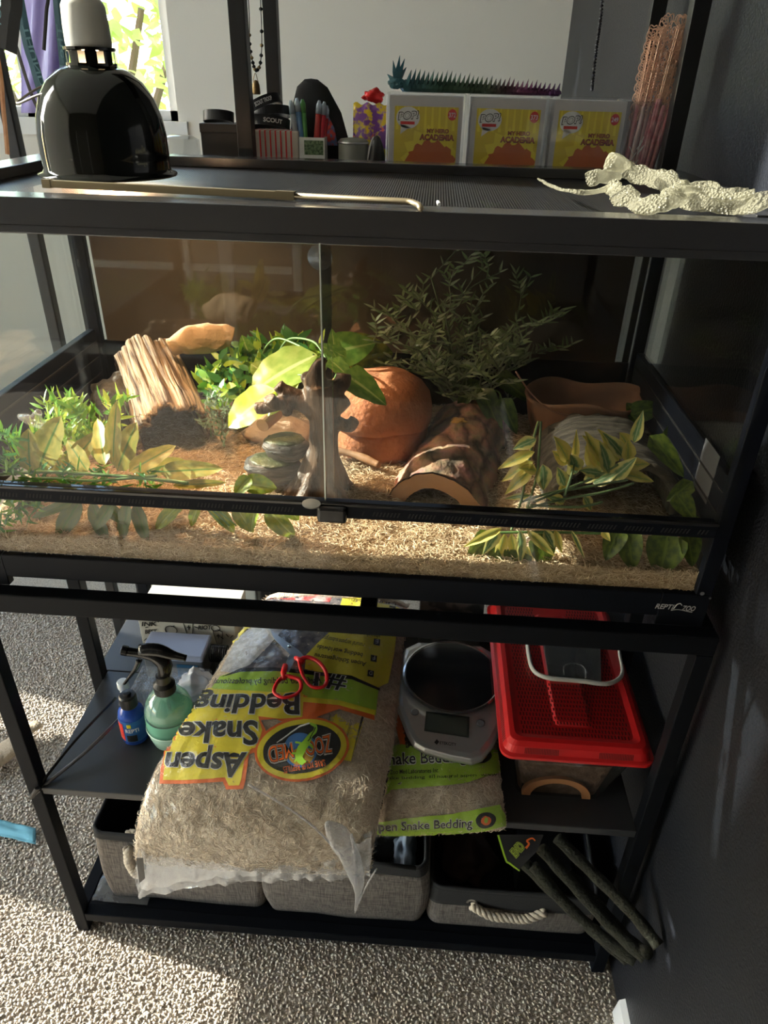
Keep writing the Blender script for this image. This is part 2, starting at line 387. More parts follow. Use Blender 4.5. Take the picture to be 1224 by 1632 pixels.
G().box(-1.73, .41, .06, -1.50, .66, 1.5).build('cabinet_body', WHITE, cbn, bevel=.003); G().box(-1.498, .415, .08, -1.480, .655, 1.49).build('added_cabinet_door', WHITE, cbn, bevel=.003); G().box(-1.72, .42, 0, -1.51, .65, .058).build('added_cabinet_plinth', WHITE, cbn)
G().tube([(-1.47, .44, .70), (-1.47, .44, .85)], .005, 8).build('added_cabinet_handle', STEEL, cbn)
# skirting along the right wall, mitred end by the stand's foot
BB = mat('baseboard_white', (.72,.73,.76), .4)
structure(G().prism([(.932, -.06, 0), (XW, -.06, 0), (XW, -.06, .05), (.936, -.06, .044)], (0, -2.4, 0)).build('baseboard_right', BB))
structure(G().box(wx1, YB-.012, 0, XW-.002, YB, .09).build('baseboard_back', BB))
# ------------------------------------------------------------------ outside: lawn and a sunlit shrub beyond the window
PATIO = mat('patio_paving', (.42,.41,.39), .9, noise_=(2, (.50,.49,.46), .2))
GRASS = mat('lawn', (.16,.30,.05), .9, noise_=(6, (.25,.38,.08), .2))
structure(G().box(-14, -8, -.25, -1.9, 14, -.15).build('ground', PATIO)); structure(G().box(-1.9, 2.2, -.25, 6, 14, -.15).build('lawn', GRASS))
SHL = leafmat('shrub_leaf', (.42,.55,.10), (.62,.70,.25), rough=.5)
sh = thing('garden_shrub', 'sunlit yellow-green shrub outside the window', 'shrub', (-1.6, 4.0, -.15))
g = G(); rr = random.Random(3)
for i in range(5200):
    a = rr.uniform(0, 2*PI); b_ = rr.uniform(-.9, 1); rad = rr.uniform(.75, 1)
    c = Vector((-1.6 + 1.7*rad*math.cos(a)*math.sqrt(1-b_*b_*.8), 4.0 + .75*rad*math.sin(a)*math.sqrt(1-b_*b_*.8), 1.25 + 1.25*b_*rad))
    d = Vector((rr.uniform(-1,1), rr.uniform(-1,1), rr.uniform(-1,1))).normalized()
    leaf_into(g, .8, c, c+d*.10, .06, (rr.uniform(-1,1), rr.uniform(-1,1), 1), n=2)
o = g.build('foliage', SHL, sh, smooth=True); o['kind'] = 'stuff'
g = G()
for i in range(7):
    a = i*2*PI/7; g.tube(smooth_path([(-1.6, 4.0, -.15), (-1.6+.3*math.cos(a), 4.0+.15*math.sin(a), .5), (-1.6+1.0*math.cos(a), 4.0+.4*math.sin(a), 1.6)], 4), [.05-.004*k for k in range(9)], 6)
g.build('stem', mat('bark_brown', (.12,.07,.04), .9), sh)

# ------------------------------------------------------------------ carpet pile near the stand
def carpet_pile():
    m = mat('carpet_pile', (.62,.56,.48), .95, noise_=(9, (.74,.68,.60), .3))
    nt = m.node_tree
    n = []
    x0, x1, y0, y1, st = -.62, .94, -.30, .95, .0063
    gx = np.arange(x0, x1, st); gy = np.arange(y0, y1, st); X, Y = np.meshgrid(gx, gy); X = X.ravel()+nrs.uniform(-.003,.003,X.size); Y = Y.ravel()+nrs.uniform(-.003,.003,Y.size)
    # keep only what the picture can reach
    keep = ~((X > .12) & (Y > .48)); X = X[keep]; Y = Y[keep]; n = len(X)
    a = nrs.uniform(0, 2*PI, n); tx, ty = np.cos(a), np.sin(a); h = nrs.uniform(.0020, .0040, n); L = nrs.uniform(.0026, .0044, n); r = nrs.uniform(.0015, .0022, n)
    rings = []
    for t, z, w in ((-1, -.1, 1.0), (-.55, .8, 1.05), (.25, 1.0, 1.1), (.9, .45, .9)):
        cx = X + tx*L*t; cy = Y + ty*L*t; cz = h*z
        for k in range(4):
            w_ = 2*PI*k/4+.4; rings.append(np.stack([cx - ty*np.cos(w_)*r*w + tx*np.sin(w_)*r*w*.5, cy + tx*np.cos(w_)*r*w + ty*np.sin(w_)*r*w*.5, cz + np.sin(w_)*r*w*.8], 1))
    V = np.stack(rings, 1).reshape(-1, 3); q = [[i*4+k, i*4+(k+1)%4, (i+1)*4+(k+1)%4, (i+1)*4+k] for i in range(3) for k in range(4)] + [[12,13,14,15]]
    F = (np.arange(n)[:, None, None]*16 + np.array(q)[None]).reshape(-1, 4)
    me = bpy.data.meshes.new('carpet_pile'); me.vertices.add(len(V)); me.vertices.foreach_set('co', V.astype(np.float32).ravel())
    me.loops.add(F.size); me.loops.foreach_set('vertex_index', F.astype(np.int32).ravel()); me.polygons.add(len(F))
    me.polygons.foreach_set('loop_start', np.arange(0, F.size, 4, dtype=np.int32)); me.polygons.foreach_set('loop_total', np.full(len(F), 4, dtype=np.int32))
    me.polygons.foreach_set('use_smooth', np.ones(len(F), dtype=bool)); me.update(calc_edges=True)
    # per-tuft colour differences through a point attribute
    at_ = me.attributes.new('tint', 'FLOAT', 'POINT'); at_.data.foreach_set('value', np.repeat(nrs.rand(n).astype(np.float32), 16))
    me.materials.append(m); b = nt.nodes['Principled BSDF']; ta = nt.nodes.new('ShaderNodeAttribute'); ta.attribute_name = 'tint'
    mx = nt.nodes.new('ShaderNodeMix'); mx.data_type = 'RGBA'; src = b.inputs['Base Color'].links[0].from_socket
    nt.links.new(ta.outputs['Fac'], mx.inputs[0]); nt.links.new(src, mx.inputs[6]); mx.inputs[7].default_value = (.48,.40,.33,1); nt.links.new(mx.outputs[2], b.inputs['Base Color'])
    o = bpy.data.objects.new('carpet_pile', me); COL.objects.link(o)
    tagp(o, 'beige-brown frieze carpet pile covering the floor', 'carpet', kind='stuff')
carpet_pile()

# ================================================================== the black steel stand
SW, LW = .93, .0214; ZT, ZS, ZB = .7613, .391, .055; D1, D2 = .2537, .49
st = thing('metal_stand', 'black square-tube steel stand with a middle shelf carrying the glass terrarium', 'stand', (SW/2, D2/2, 0))
for x in (0, SW-LW):
    for y in (0, D1-LW, D2-LW): G().box(x, y, .004, x+LW, y+LW, ZT-.0288).build('leg', BLK, st, bevel=.0015)
for x in (0, SW-LW):
    for y in (0, D1-LW, D2-LW): G().box(x+.002, y+.002, 0, x+LW-.002, y+LW-.002, .004).build('foot_pad', BPLA, st)
G().box(0, 0, ZT-.0288, SW, LW, ZT).build('top_rail', BLK, st, bevel=.002)
G().box(0, D2-LW, ZT-.0288, SW, D2, ZT).build('top_rail', BLK, st, bevel=.002)
for x in (0, SW-LW): G().box(x, LW, ZT-.0288, x+LW, D2-LW, ZT).build('side_rail', BLK, st, bevel=.002)
G().box(.50, LW, ZT-.026, .52, D2-LW, ZT-.004).build('cross_rail', BLK, st, bevel=.002)
G().box(LW, .001, ZB-.021, SW-LW, LW, ZB).build('bottom_rail', BLK, st, bevel=.0015)
G().box(LW, D2-LW, ZB-.021, SW-LW, D2-.001, ZB).build('bottom_rail', BLK, st, bevel=.0015)
for x in (0.001, SW-LW): G().box(x, LW, ZB-.021, x+LW-.001, D2-LW, ZB).build('bottom_side_rail', BLK, st)
G().box(LW, LW, ZB-.008, SW-LW, D2-LW, ZB-.002).build('bottom_panel', BLK, st)
SHELFM = mat('shelf_black_board', (.022,.023,.026), .38, bump=(40, .12, .002), noise_=(7, (.035,.037,.042), .2))
G().box(LW+.0005, 0.0015, ZS-.014, SW-LW-.0005, .2525, ZS).build('middle_shelf', SHELFM, st, bevel=.0015)
G().box(LW+.0005-.02, .2545, ZS-.014, SW-.001, D2-LW-.001, ZS-.0005).build('middle_shelf', SHELFM, st, bevel=.0015)

# ================================================================== the terrarium
TX0, TX1, TY0, TY1, TZ0, TZ1 = .004, .914, .019, .48, .7618, 1.2165
tk = thing('terrarium', 'long glass reptile terrarium with black aluminium frame, mesh lid and sliding doors', 'terrarium', ((TX0+TX1)/2, (TY0+TY1)/2, TZ0))
def tp(name, m, *b, bevel=.0015, **k):
    g = G(); g.box(*b); return g.build(name, m, tk, bevel=bevel, **k)
tp('bottom_frame', ALU, TX0+.054, TY0, .775, TX1-.056, TY0+.010, .8085)
tp('bottom_frame', ALU, TX0+.054, TY1-.010, .775, TX1-.056, TY1, .8085)
for x in (TX0, TX1-.010): tp('bottom_frame', ALU, x, TY0+.056, .775, x+.010, TY1-.056, .8085)
tp('base_plate', ALU, TX0+.010, TY0+.010, .782, TX1-.010, TY1-.010, .790)
for sx, x in ((0, TX0), (1, TX1)):
    for sy, y in ((0, TY0), (1, TY1)):
        g = G(); ax = (x, x+.0545) if not sx else (x-.0565, x); ay = (y, y+.011) if not sy else (y-.011, y)
        g.box(ax[0], ay[0], TZ0, ax[1], ay[1], .809)
        bx = (x, x+.011) if not sx else (x-.011, x); by = (y+.0111, y+.056) if not sy else (y-.056, y-.0111)
        g.box(bx[0], by[0], TZ0, bx[1], by[1], .809); g.build('corner_foot', ALU, tk, bevel=.001)
for x0, x1 in ((TX0, TX0+.019), (TX1-.019, TX1)):
    for y0, y1 in ((TY0, TY0+.012), (TY1-.014, TY1)): tp('corner_post', ALU, x0, y0, .809, x1, y1, 1.1845)
# middle rail with two rows of slanted vent slots on each side of the lock
tp('middle_rail', ALU, TX0+.014, TY0-.005, .8905, TX1-.019, TY0+.012, .9075)
g = G(); g.box(TX0+.014, TY0-.0065, .9065, TX1-.019, TY0-.002, .9105); g.build('door_track', BLKG, tk, bevel=.0008)
g = G(); sh_ = Matrix(((1,0,.0),(0,1,0),(0,0,1)))
x = TX0+.03
n = 0
while x < TX1-.03:
    if not (.425 < x < .50) and (n % 10) < 8: g.prism([(x, TY0-.0053, .8955), (x+.0016, TY0-.0053, .8955), (x+.0036, TY0-.0053, .9012), (x+.002, TY0-.0053, .9012)], (0, .0006, 0))
    x += .0040; n += 1
o = g.build('vent_slots', DARK, tk); o['kind'] = 'stuff'
# glass
tp('lower_front_pane', GLASSF, TX0+.017, TY0+.004, .8075, TX1-.017, TY0+.008, .8915, bevel=0)
tp('sliding_door', GLASSF, TX0+.015, TY0+.0045, .9085, .4700, TY0+.0085, 1.1885, bevel=0)
tp('sliding_door', GLASSF, .4610, TY0-.0005, .9085, TX1-.012, TY0+.0035, 1.1885, bevel=0)
EDGEM = mat('door_edge', (.55,.60,.55), .15, .3)
tp('door_edge_strip', EDGEM, .4600, TY0-.0012, .9105, .4614, TY0+.0040, 1.186, bevel=0)
for x in (TX0+.003, TX1-.008):
    o = tp('side_pane', GLASS, x, TY0+.013, .953, x+.004, TY1-.015, 1.1885, bevel=0)
    tp('side_pane', GLASS, x, TY0+.013, .809, x+.004, TY1-.015, .848, bevel=0)
for x0, x1 in ((TX0, TX0+.012), (TX1-.012, TX1)):
    b_ = tp('side_band', ALU, x0, TY0+.0125, .848, x1, TY1-.0145, .953)
    g = G()
    for z in (.878, .905, .931): g.box(x0-.0004 if x0 < .5 else x0-.0008, TY0+.02, z, x1+.0008 if x0 < .5 else x1+.0004, TY1-.02, z+.003)
    g.build('groove', DARK, b_)
BACKP = mat('back_panel_brown', (.105,.084,.067), .5, noise_=(3, (.125,.100,.08), .25), bump=(25, .1, .002))
tp('back_pane', GLASS, TX0+.019, TY1-.012, .809, TX1-.02, TY1-.008, 1.186, bevel=0)
tp('background_panel', BACKP, .030, TY1-.0075, .932, .872, TY1-.0045, 1.186, bevel=0)
tp('back_band', ALU, TX0+.019, TY1-.0075, .809, TX1-.019, TY1, .9315)
# top frame
ZF0 = 1.1845
for b_ in ((TX0, TY0-.001, ZF0, TX1, TY0+.034, TZ1), (TX0, TY1-.028, ZF0, TX1, TY1, TZ1), (TX0, TY0+.034, ZF0, TX0+.028, TY1-.028, TZ1), (TX1-.028, TY0+.034, ZF0, TX1, TY1-.028, TZ1)):
    tp('top_frame', mat('black_anodised_top', (.03,.03,.032), .22, spec=.7, bump=(500, .12, .0003)) if 'black_anodised_top' not in bpy.data.materials else bpy.data.materials['black_anodised_top'], *b_, bevel=.0012)
g = G(); g.box(TX0, TY0-.0016, 1.1915, TX1, TY0-.0009, 1.1925); g.build('frame_seam', DARK, tk)
# mesh lid: inner frame and perforated sheet
LF = bpy.data.materials['black_anodised_top']
a0, a1, c0, c1 = TX0+.03, TX1-.03, TY0+.036, TY1-.030
for b_ in ((a0, c0, 1.205, a1, c0+.006, 1.2125), (a0, c1-.018, 1.205, a1, c1, 1.2175), (a0, c0+.006, 1.205, a0+.02, c1-.018, 1.2175), (a1-.02, c0+.006, 1.205, a1, c1-.018, 1.2175)):
    tp('lid_frame', LF, *b_, bevel=.001)
def meshmat():
    m = bpy.data.materials.new('wire_mesh'); m.use_nodes = True; nt = m.node_tree; N = nt.nodes.new; L = nt.links.new; b = nt.nodes['Principled BSDF']
    b.inputs['Base Color'].default_value = (.045,.047,.052,1); b.inputs['Roughness'].default_value = .35; b.inputs['Metallic'].default_value = .6
    tc = N('ShaderNodeTexCoord'); sp = N('ShaderNodeSeparateXYZ'); L(tc.outputs['Object'], sp.inputs[0]); outs = []
    for k in (0, 1):
        a = N('ShaderNodeMath'); a.operation = 'MULTIPLY'; a.inputs[1].default_value = 1/.0030; L(sp.outputs[k], a.inputs[0])
        f = N('ShaderNodeMath'); f.operation = 'FRACT'; L(a.outputs[0], f.inputs[0]); c = N('ShaderNodeMath'); c.operation = 'LESS_THAN'; c.inputs[1].default_value = .34; L(f.outputs[0], c.inputs[0]); outs.append(c.outputs[0])
    mx = N('ShaderNodeMath'); mx.operation = 'MAXIMUM'; L(outs[0], mx.inputs[0]); L(outs[1], mx.inputs[1])
    L(mx.outputs[0], b.inputs['Alpha']); return m
tp('mesh_screen', meshmat(), a0+.002, c0+.002, 1.2035, a1-.002, c1-.002, 1.2043, bevel=0)
# lock, hinge bracket and maker's mark
g = G(); g.box(.452, TY0-.012, .8865, .486, TY0-.004, .9075); lk = g.build('lock', BPLA, tk, bevel=.004)
G().lathe([(.0001,0),(.0070,0),(.0070,.002),(.0001,.0026)], (.446, TY0-.0075, .9085), 20, sx=1.5, sy=.9, mat=Matrix.Rotation(.5,3,'X')).build('finger_pull', mat('dull_nickel', (.22,.22,.21), .45, .7), lk, smooth=False)
mk = lambda x, y: Vector((.853+x*.0215, TY0-.0005, .786+y*.0075))
text_fit('REPTI', mk, .02, .25, g=(g := G())); text_fit('ZOO', lambda x, y: Vector((.884+x*.0155, TY0-.0005, .7855+y*.0075)), .02, .25, g=g)
g.tube(smooth_path([(.872, TY0-.0006, .7845), (.880, TY0-.0006, .7865), (.890, TY0-.0006, .7848), (.897, TY0-.0006, .7838)], 4), .0005, 5)
g.tube(smooth_path([(.8745, TY0-.0006, .7868), (.877, TY0-.0006, .7935), (.8805, TY0-.0006, .7955), (.883, TY0-.0006, .7930)], 4), .0006, 5)
g.build('printed_name', T_GREY, tk)
G().lathe([(.0025,0),(.0025,.0006)], (.9015, TY0-.0012, .8125), 12, mat=Matrix.Rotation(PI/2,3,'X')).build('screw', STEEL, tk)
G().lathe([(.0015,0),(.0015,.0006)], (.912, TY0-.0012, .8065), 12, mat=Matrix.Rotation(PI/2,3,'X')).build('screw', STEEL, tk)
tagp(G().box(TX1-.0125, .075, .900, TX1-.0118, .125, .962).build('white_sticker', mat('sticker_grey', (.10,.105,.115), .5), tk))
# suction cups on the panes
def cup(c, r, nrm, lab):
    q = Vector(nrm).to_track_quat('Z', 'Y').to_matrix()
    t = thing('suction_cup', lab, 'suction cup', c)
    G().lathe([(r,0),(r*.97,.0012),(r*.6,.004),(r*.3,.006),(r*.28,.010),(1e-4,.0105)], c, 28, mat=q).build('cup', CLEARP, t, smooth=True)
    G().lathe([(r*.22,.0105),(r*.24,.013),(r*.12,.016),(1e-4,.0165)], c, 14, mat=q).build('knob', CLEARP, t, smooth=True)
cup(at(510, 410, y=TY0+.0095), .012, (0,1,0), 'small clear suction cup at the top of the door edge')
cup(at(852, 808, y=TY0+.0095), .015, (0,1,0), 'clear suction cup behind the yellow-leaved plant')
cup(at(55, 672, y=.10), .020, (.5,.3,1), 'clear suction cup tilted above the broad olive leaves')
# ================================================================== on top of the terrarium
zt = 1.2165
# dome lamp
cx, cy = .197, .195; zb = 1.2180
lamp = thing('dome_heat_lamp', 'glossy black dome heat lamp with a white socket standing on the mesh lid', 'lamp', (cx, cy, zb))
def LZ(p): return [(r, zb+z) for r, z in p]
dp = [(.0745,.0), (.0745,.002), (.069,.004), (.0675,.008), (.068,.020), (.0675,.040), (.065,.058), (.059,.075), (.049,.090), (.036,.100), (.0265,.104)]
inn = [(r-.0015, z-.001 if z > .01 else z+.0005) for r, z in dp[::-1]]
ENAM = mat('black_enamel', (.005,.006,.005), .07, spec=.5)
G().lathe(LZ(dp+inn), (cx, cy, 0), 56, ring=True).build('shade', ENAM, lamp, smooth=True)
# collar with see-through vent holes: ring of posts between two bands
g = G(); g.lathe(LZ([(.0255,.103),(.0255,.1065),(.0235,.1065),(.0235,.103)]), (cx, cy, 0), 40); g.lathe(LZ([(.0245,.117),(.026,.118),(.026,.1205),(.0225,.1205),(.0225,.117)]), (cx, cy, 0), 40)
for k in range(8):
    a0 = k*PI/4 + .42; hw = .24
    pts = [(cx+.0242*math.cos(a0+s*hw), cy+.0242*math.sin(a0+s*hw)) for s in (-1,-.5,0,.5,1)]
    for (xa, ya), (xb, yb) in zip(pts, pts[1:]):
        g.add([(xa,ya,zb+.106),(xb,yb,zb+.106),(xb,yb,zb+.118),(xa,ya,zb+.118)], [(0,1,2,3)])
g.build('vented_collar', ENAM, lamp, smooth=False)
G().lathe(LZ([(.018,.104),(.0225,.120),(.0232,.124),(.0228,.140),(.0215,.156),(.0185,.1615),(.010,.163),(.006,.1635)]), (cx, cy, 0), 36).build('socket', mat('ceramic_white', (.62,.61,.55), .35), lamp, smooth=True)
w = [at(185,103,y=.19), at(150,120,y=.17), at(95,142,y=.155), at(60,152,y=.16), at(32,164,y=.17), at(30,161,y=.18), at(60,141,y=.20), at(100,124,y=.215), at(128,112,y=.215)]
G().tube(smooth_path(w, 5), .0013, 6).build('wire_hanger', mat('grey_wire', (.22,.19,.16), .35, .8), lamp, smooth=True)
G().tube(smooth_path([(cx,cy,zb+.162),(cx+.002,cy+.004,zb+.20),(cx-.02,cy+.02,zb+.27),(cx-.03,cy+.06,zb+.36)], 6), .0035, 8).build('cord', BPLA, lamp, smooth=True)
bulb = G().lathe([(1e-4, zb+.028),(.016,zb+.032),(.024,zb+.046),(.020,zb+.064),(.012,zb+.078),(.012,zb+.10)], (cx, cy, 0), 24).build('bulb', mat('warm_bulb', (.9,.8,.6), .3, emit=((1,.70,.40), 40)), lamp, smooth=True)
hl = bpy.data.lights.new('bulb_light', 'SPOT'); hl.energy = 14; hl.color = (1, .62, .33); hl.spot_size = math.radians(150); hl.spot_blend = .3; hl.shadow_soft_size = .018
ho = bpy.data.objects.new('bulb_light', hl); COL.objects.link(ho); ho.location = (cx, cy, zb+.022)
# brass-coloured rod: thick square tube telescoping onto a thinner one that ends in a hook
BR = mat('champagne_metal', (.33,.27,.17), .35, .7)
rod = thing('telescopic_rod', 'thin champagne-gold rod lying along the front edge of the lid', 'rod', (.3, .09, 1.2165))
rz = 1.2215
pa, pb, pc = at(70, 292, z=rz), at(300, 306, z=rz), at(470, 312, z=rz); pb = (pa+pc)/2
g = G(); g.tube([pa, pc], .0048, 4, up=(0,1,.9)); g.build('outer_tube', BR, rod, bevel=.0006)
g = G(); g.tube([lerp(pa,pc,.93), pc], .0054, 4, up=(0,1,.9)); g.build('sleeve', BR, rod)
g = G(); g.tube([pa, lerp(pa,pc,.035)], .0056, 4, up=(0,1,.9)); g.build('end_cap', BR, rod)
g = G(); pd = pc+(pc-pa).normalized()*.105; g.tube([pc-(pc-pa)*.05, pd]+[pd+Vector((.006,-.003,0)), pd+Vector((.013,-.014,-.001)), pd+Vector((.015,-.028,-.002))], .0028, 8); g.build('inner_tube', BR, rod, smooth=True)
G().tube([at(698,322,z=1.215), at(700,326,z=1.217)], .0018, 6).build('cable_tip', WHITE)
bpy.data.objects['cable_tip']['label'] = 'tiny white plastic tip poking up at the front edge of the lid'; bpy.data.objects['cable_tip']['category'] = 'plastic tip'

# shed snake skin
def skinmat():
    m = bpy.data.materials.new('shed_skin'); m.use_nodes = True; nt = m.node_tree; N = nt.nodes.new; L = nt.links.new; b = nt.nodes['Principled BSDF']
    b.inputs['Base Color'].default_value = (.52,.50,.37,1); b.inputs['Roughness'].default_value = .25; b.inputs['Subsurface Weight'].default_value = 0
    tc = N('ShaderNodeTexCoord'); v = N('ShaderNodeTexVoronoi'); v.inputs['Scale'].default_value = 380; L(tc.outputs['Object'], v.inputs['Vector'])
    bp = N('ShaderNodeBump'); bp.inputs['Distance'].default_value = .004; bp.inputs['Strength'].default_value = .9; L(v.outputs['Distance'], bp.inputs['Height']); L(bp.outputs[0], b.inputs['Normal'])
    tr = N('ShaderNodeBsdfTransparent'); tl = N('ShaderNodeBsdfTranslucent'); tl.inputs[0].default_value = (.55,.53,.38,1); m1 = N('ShaderNodeMixShader'); m1.inputs[0].default_value = .45; L(b.outputs[0], m1.inputs[1]); L(tl.outputs[0], m1.inputs[2])
    m2 = N('ShaderNodeMixShader'); m2.inputs[0].default_value = .50; L(m1.outputs[0], m2.inputs[1]); L(tr.outputs[0], m2.inputs[2]); L(m2.outputs[0], nt.nodes['Material Output'].inputs[0]); return m
SK = skinmat(); sk = thing('shed_snake_skin', 'crumpled translucent yellowish shed snake skin draped over the right end of the lid', 'snake skin', (.82, .18, 1.2165))
def ribbon(name, px, r, seed, flat=.35, z0=1.2215, crump=.0026, n=14):
    pts = smooth_path([at(a, b_, z=z0+c) for a, b_, c in px], 12); N = len(pts)
    if isinstance(r, (int, float)): r = [r]*2
    g = G(); rs = [np.interp(i/(N-1), np.linspace(0, 1, len(r)), r) for i in range(N)]
    g.tube(pts, [max(.0006, x*(1+.12*math.sin(i*.35+seed))) for i, x in enumerate(rs)], n, flat=flat, cap=False)
    out = []
    for p in g.v:
        q = Vector(p); nn = noise.noise_vector(q*55+Vector((seed*9,0,0))); q += nn*crump + noise.noise_vector(q*120)*crump*.3; q.z = max(q.z, 1.2185); out.append(tuple(q))
    g.v = out; return g.build(name, SK, sk, smooth=True)
ribbon('skin_fold', [(932,286,.006),(955,283,.008),(985,274,.012),(1015,276,.012),(1045,284,.010),(1080,298,.008),(1115,306,.004),(1150,313,.003),(1185,313,.006)], [.008,.011,.009,.012,.009,.010,.009], 1, flat=.30, z0=1.2225, crump=.0042)
ribbon('skin_fold', [(1060,312,.004),(1100,318,.003),(1140,324,.003),(1175,328,.002),(1205,322,.008),(1216,309,.014)], [.008,.011,.012,.011,.013,.010], 2, flat=.34, z0=1.2235, crump=.0042)
ribbon('skin_fold', [(975,296,.004),(990,312,.002),(1015,322,.002),(1045,328,.003),(1068,322,.006),(1085,305,.010),(1098,298,.008)], [.008,.011,.008,.010,.008], 3, flat=.40, z0=1.2235, crump=.005)
ribbon('skin_fold', [(965,272,.016),(985,258,.024),(1002,262,.020),(1010,276,.014)], [.003,.012,.009,.004], 4, flat=.5, z0=1.226)
ribbon('tail', [(858,285,.002),(885,299,.001),(920,306,.001),(955,304,.002),(985,295,.004)], [.0012,.0022,.003,.004], 5, flat=.7, crump=.001, n=8)
ribbon('skin_fold', [(1090,300,.010),(1120,304,.008),(1160,312,.006),(1200,308,.010)], [.004,.005,.005,.003], 8, flat=.6, z0=1.228, crump=.002, n=8)

# ================================================================== steel rack behind the terrarium
RX0, RX1, RY0, RY1, RP = .268, .918, .515, .745, .023
RKM = mat('rack_black', (.012,.012,.013), .4)
rk = thing('tall_rack', 'tall black square-post rack standing behind the terrarium', 'rack', ((RX0+RX1)/2, (RY0+RY1)/2, 0))
for x in (RX0-.002, RX1-RP):
    for y in (RY0, RY1): G().box(x, y, 0, x+RP, y+RP, 1.85).build('post', RKM, rk, bevel=.001)
for z in (.55, 1.128, 1.84):
    G().box(RX0+RP-.002, RY0+.002, z-.012, RX1-RP, RY0+.018, z+.0045).build('rail', RKM, rk)
    G().box(RX0+RP-.002, RY1+.005, z-.012, RX1-RP, RY1+.021, z+.0045).build('rail', RKM, rk)
    G().box(RX0+RP-.002, RY0+.0185, z-.008, RX1-RP, RY1+.0045, z).build('shelf_board', RKM, rk)
SZ = 1.1285; KY = .545
# wall-white poster strip beyond the right posts is plain wall; collectible boxes
def figbox(x0, x1, y, num, lab, tilt=0):
    w = x1-x0; h = .1735; d = .095; t = thing('figure_box', lab, 'collectible box', ((x0+x1)/2, y+d/2, SZ), 'boxed figures in clear cases on the rack')
    G().box(x0, y, SZ+.001, x1, y+d, SZ+h).build('clear_case', glassy('case_plastic', (.96,.97,.98), .07, .05, haze=.05, hazecol=(.9,.9,.95)) if 'case_plastic' not in bpy.data.materials else bpy.data.materials['case_plastic'], t, bevel=.002)
    WB = bpy.data.materials.get('carton_white') or mat('carton_white', (.62,.60,.60), .4)
    i = .0045; ct = G().box(x0+i, y+i, SZ+.003, x1-i, y+d-i, SZ+h-.004).build('carton', WB, t)
    yf = y+i-.0003; X = lambda u: x0+i+.004+(w-2*i-.008)*u; Z = lambda v: SZ+h-.015-(.088)*(1-v)
    P = lambda u, v, k=0: Vector((X(u), yf-.00025*k, Z(v)))
    MUST = bpy.data.materials.get('print_mustard') or textm('print_mustard', (.80,.62,.04)); YL = bpy.data.materials.get('print_sun') or textm('print_sun', (.95,.80,.06)); BRN = bpy.data.materials.get('print_rust') or textm('print_rust', (.62,.15,.03)); MRN = bpy.data.materials.get('print_maroon') or textm('print_maroon', (.18,.03,.03))
    G().poly([P(.04,-.6), P(.98,-.6), P(.98,.97), P(.04,.97)]).build('printed_front', MUST, ct)
    g = G()
    for k in range(9): u = .06+k*.104; g.poly([P(u,.62,1), P(u+.045,.62,1), P(u+.03,.97,1), P(u+.01,.97,1)])
    g.build('printed_rays', YL, ct)
    g = G(); cu, cv = .60, .18
    pts = []
    for k in range(26): a = 2*PI*k/26; r_ = .46 if k % 2 else .36; pts.append(P(min(.98, max(.04, cu+r_*math.cos(a)*1.0)), max(0, cv+r_*1.15*math.sin(a)), 2))
    g.poly(pts).build('printed_burst', YL, ct)
    g = G(); pts = [P(min(.98, cu+(.40+.03*math.sin(k*2.4))*math.cos(PI*k/24)), max(0, .0+(.46+.04*math.cos(k*1.9))*math.sin(PI*k/24)), 3) for k in range(25)]
    g.poly(pts).build('printed_burst', BRN, ct)
    # rounded speech-balloon logo
    BW = T_WHITE; g = G(); g.poly([P(a, b_, 4) for a, b_ in disc_pts(.24, .80, .175, .165, 24)]); g.poly([P(.14,.70,4), P(.27,.66,4), P(.13,.55,4)]); g.build('printed_balloon', BW, ct)
    text_fit('POP!', lambda a, b_: P(.10+a*.29, .765+b_*.115+a*.03, 5), .06, .1).build('printed_word', T_BLACK, ct)
    text_fit('POP!', lambda a, b_: P(.105+a*.28, .77+b_*.105+a*.03, 6), .015, .1).build('printed_word', BW, ct)
    G().poly([P(.13,.70,5), P(.34,.70,5), P(.34,.745,5), P(.13,.745,5)]).build('printed_banner', T_RED, ct); G().poly([P(a, b_, 4) for a, b_ in disc_pts(.89, .86, .066, .085, 20)]).build('printed_disc', T_RED, ct)
    text_fit(num, lambda a, b_: P(.84+a*.10, .825+b_*.07, 5), .02).build('printed_number', BW, ct)
    text_fit('MY HERO', lambda a, b_: P(.53+a*.32, .585+b_*.06, 5), .05).build('printed_word', MRN, ct)
    text_fit('ACADEMIA', lambda a, b_: P(.43+a*.50, .475+b_*.085, 5), .06).build('printed_word', MRN, ct)
    text_fit('MY HERO', lambda a, b_: P(.535+a*.31, .59+b_*.052, 6), .0).build('printed_word', BRN, ct)
    text_fit('ACADEMIA', lambda a, b_: P(.435+a*.49, .482+b_*.072, 6), .0).build('printed_word', BRN, ct)
xs = [(.4865, .6045), (.6085, .7255), (.7295, .8430)]
for (a, b_), n, l in zip(xs, ('372', '373', '249'), ('yellow figure box numbered 372 in a clear case, leftmost of the three', 'yellow figure box numbered 373 in a clear case, middle of the three', 'yellow figure box numbered 249 in a clear case beside the pink bundle')): figbox(a, b_, KY, n, l)
BT = SZ+.1735
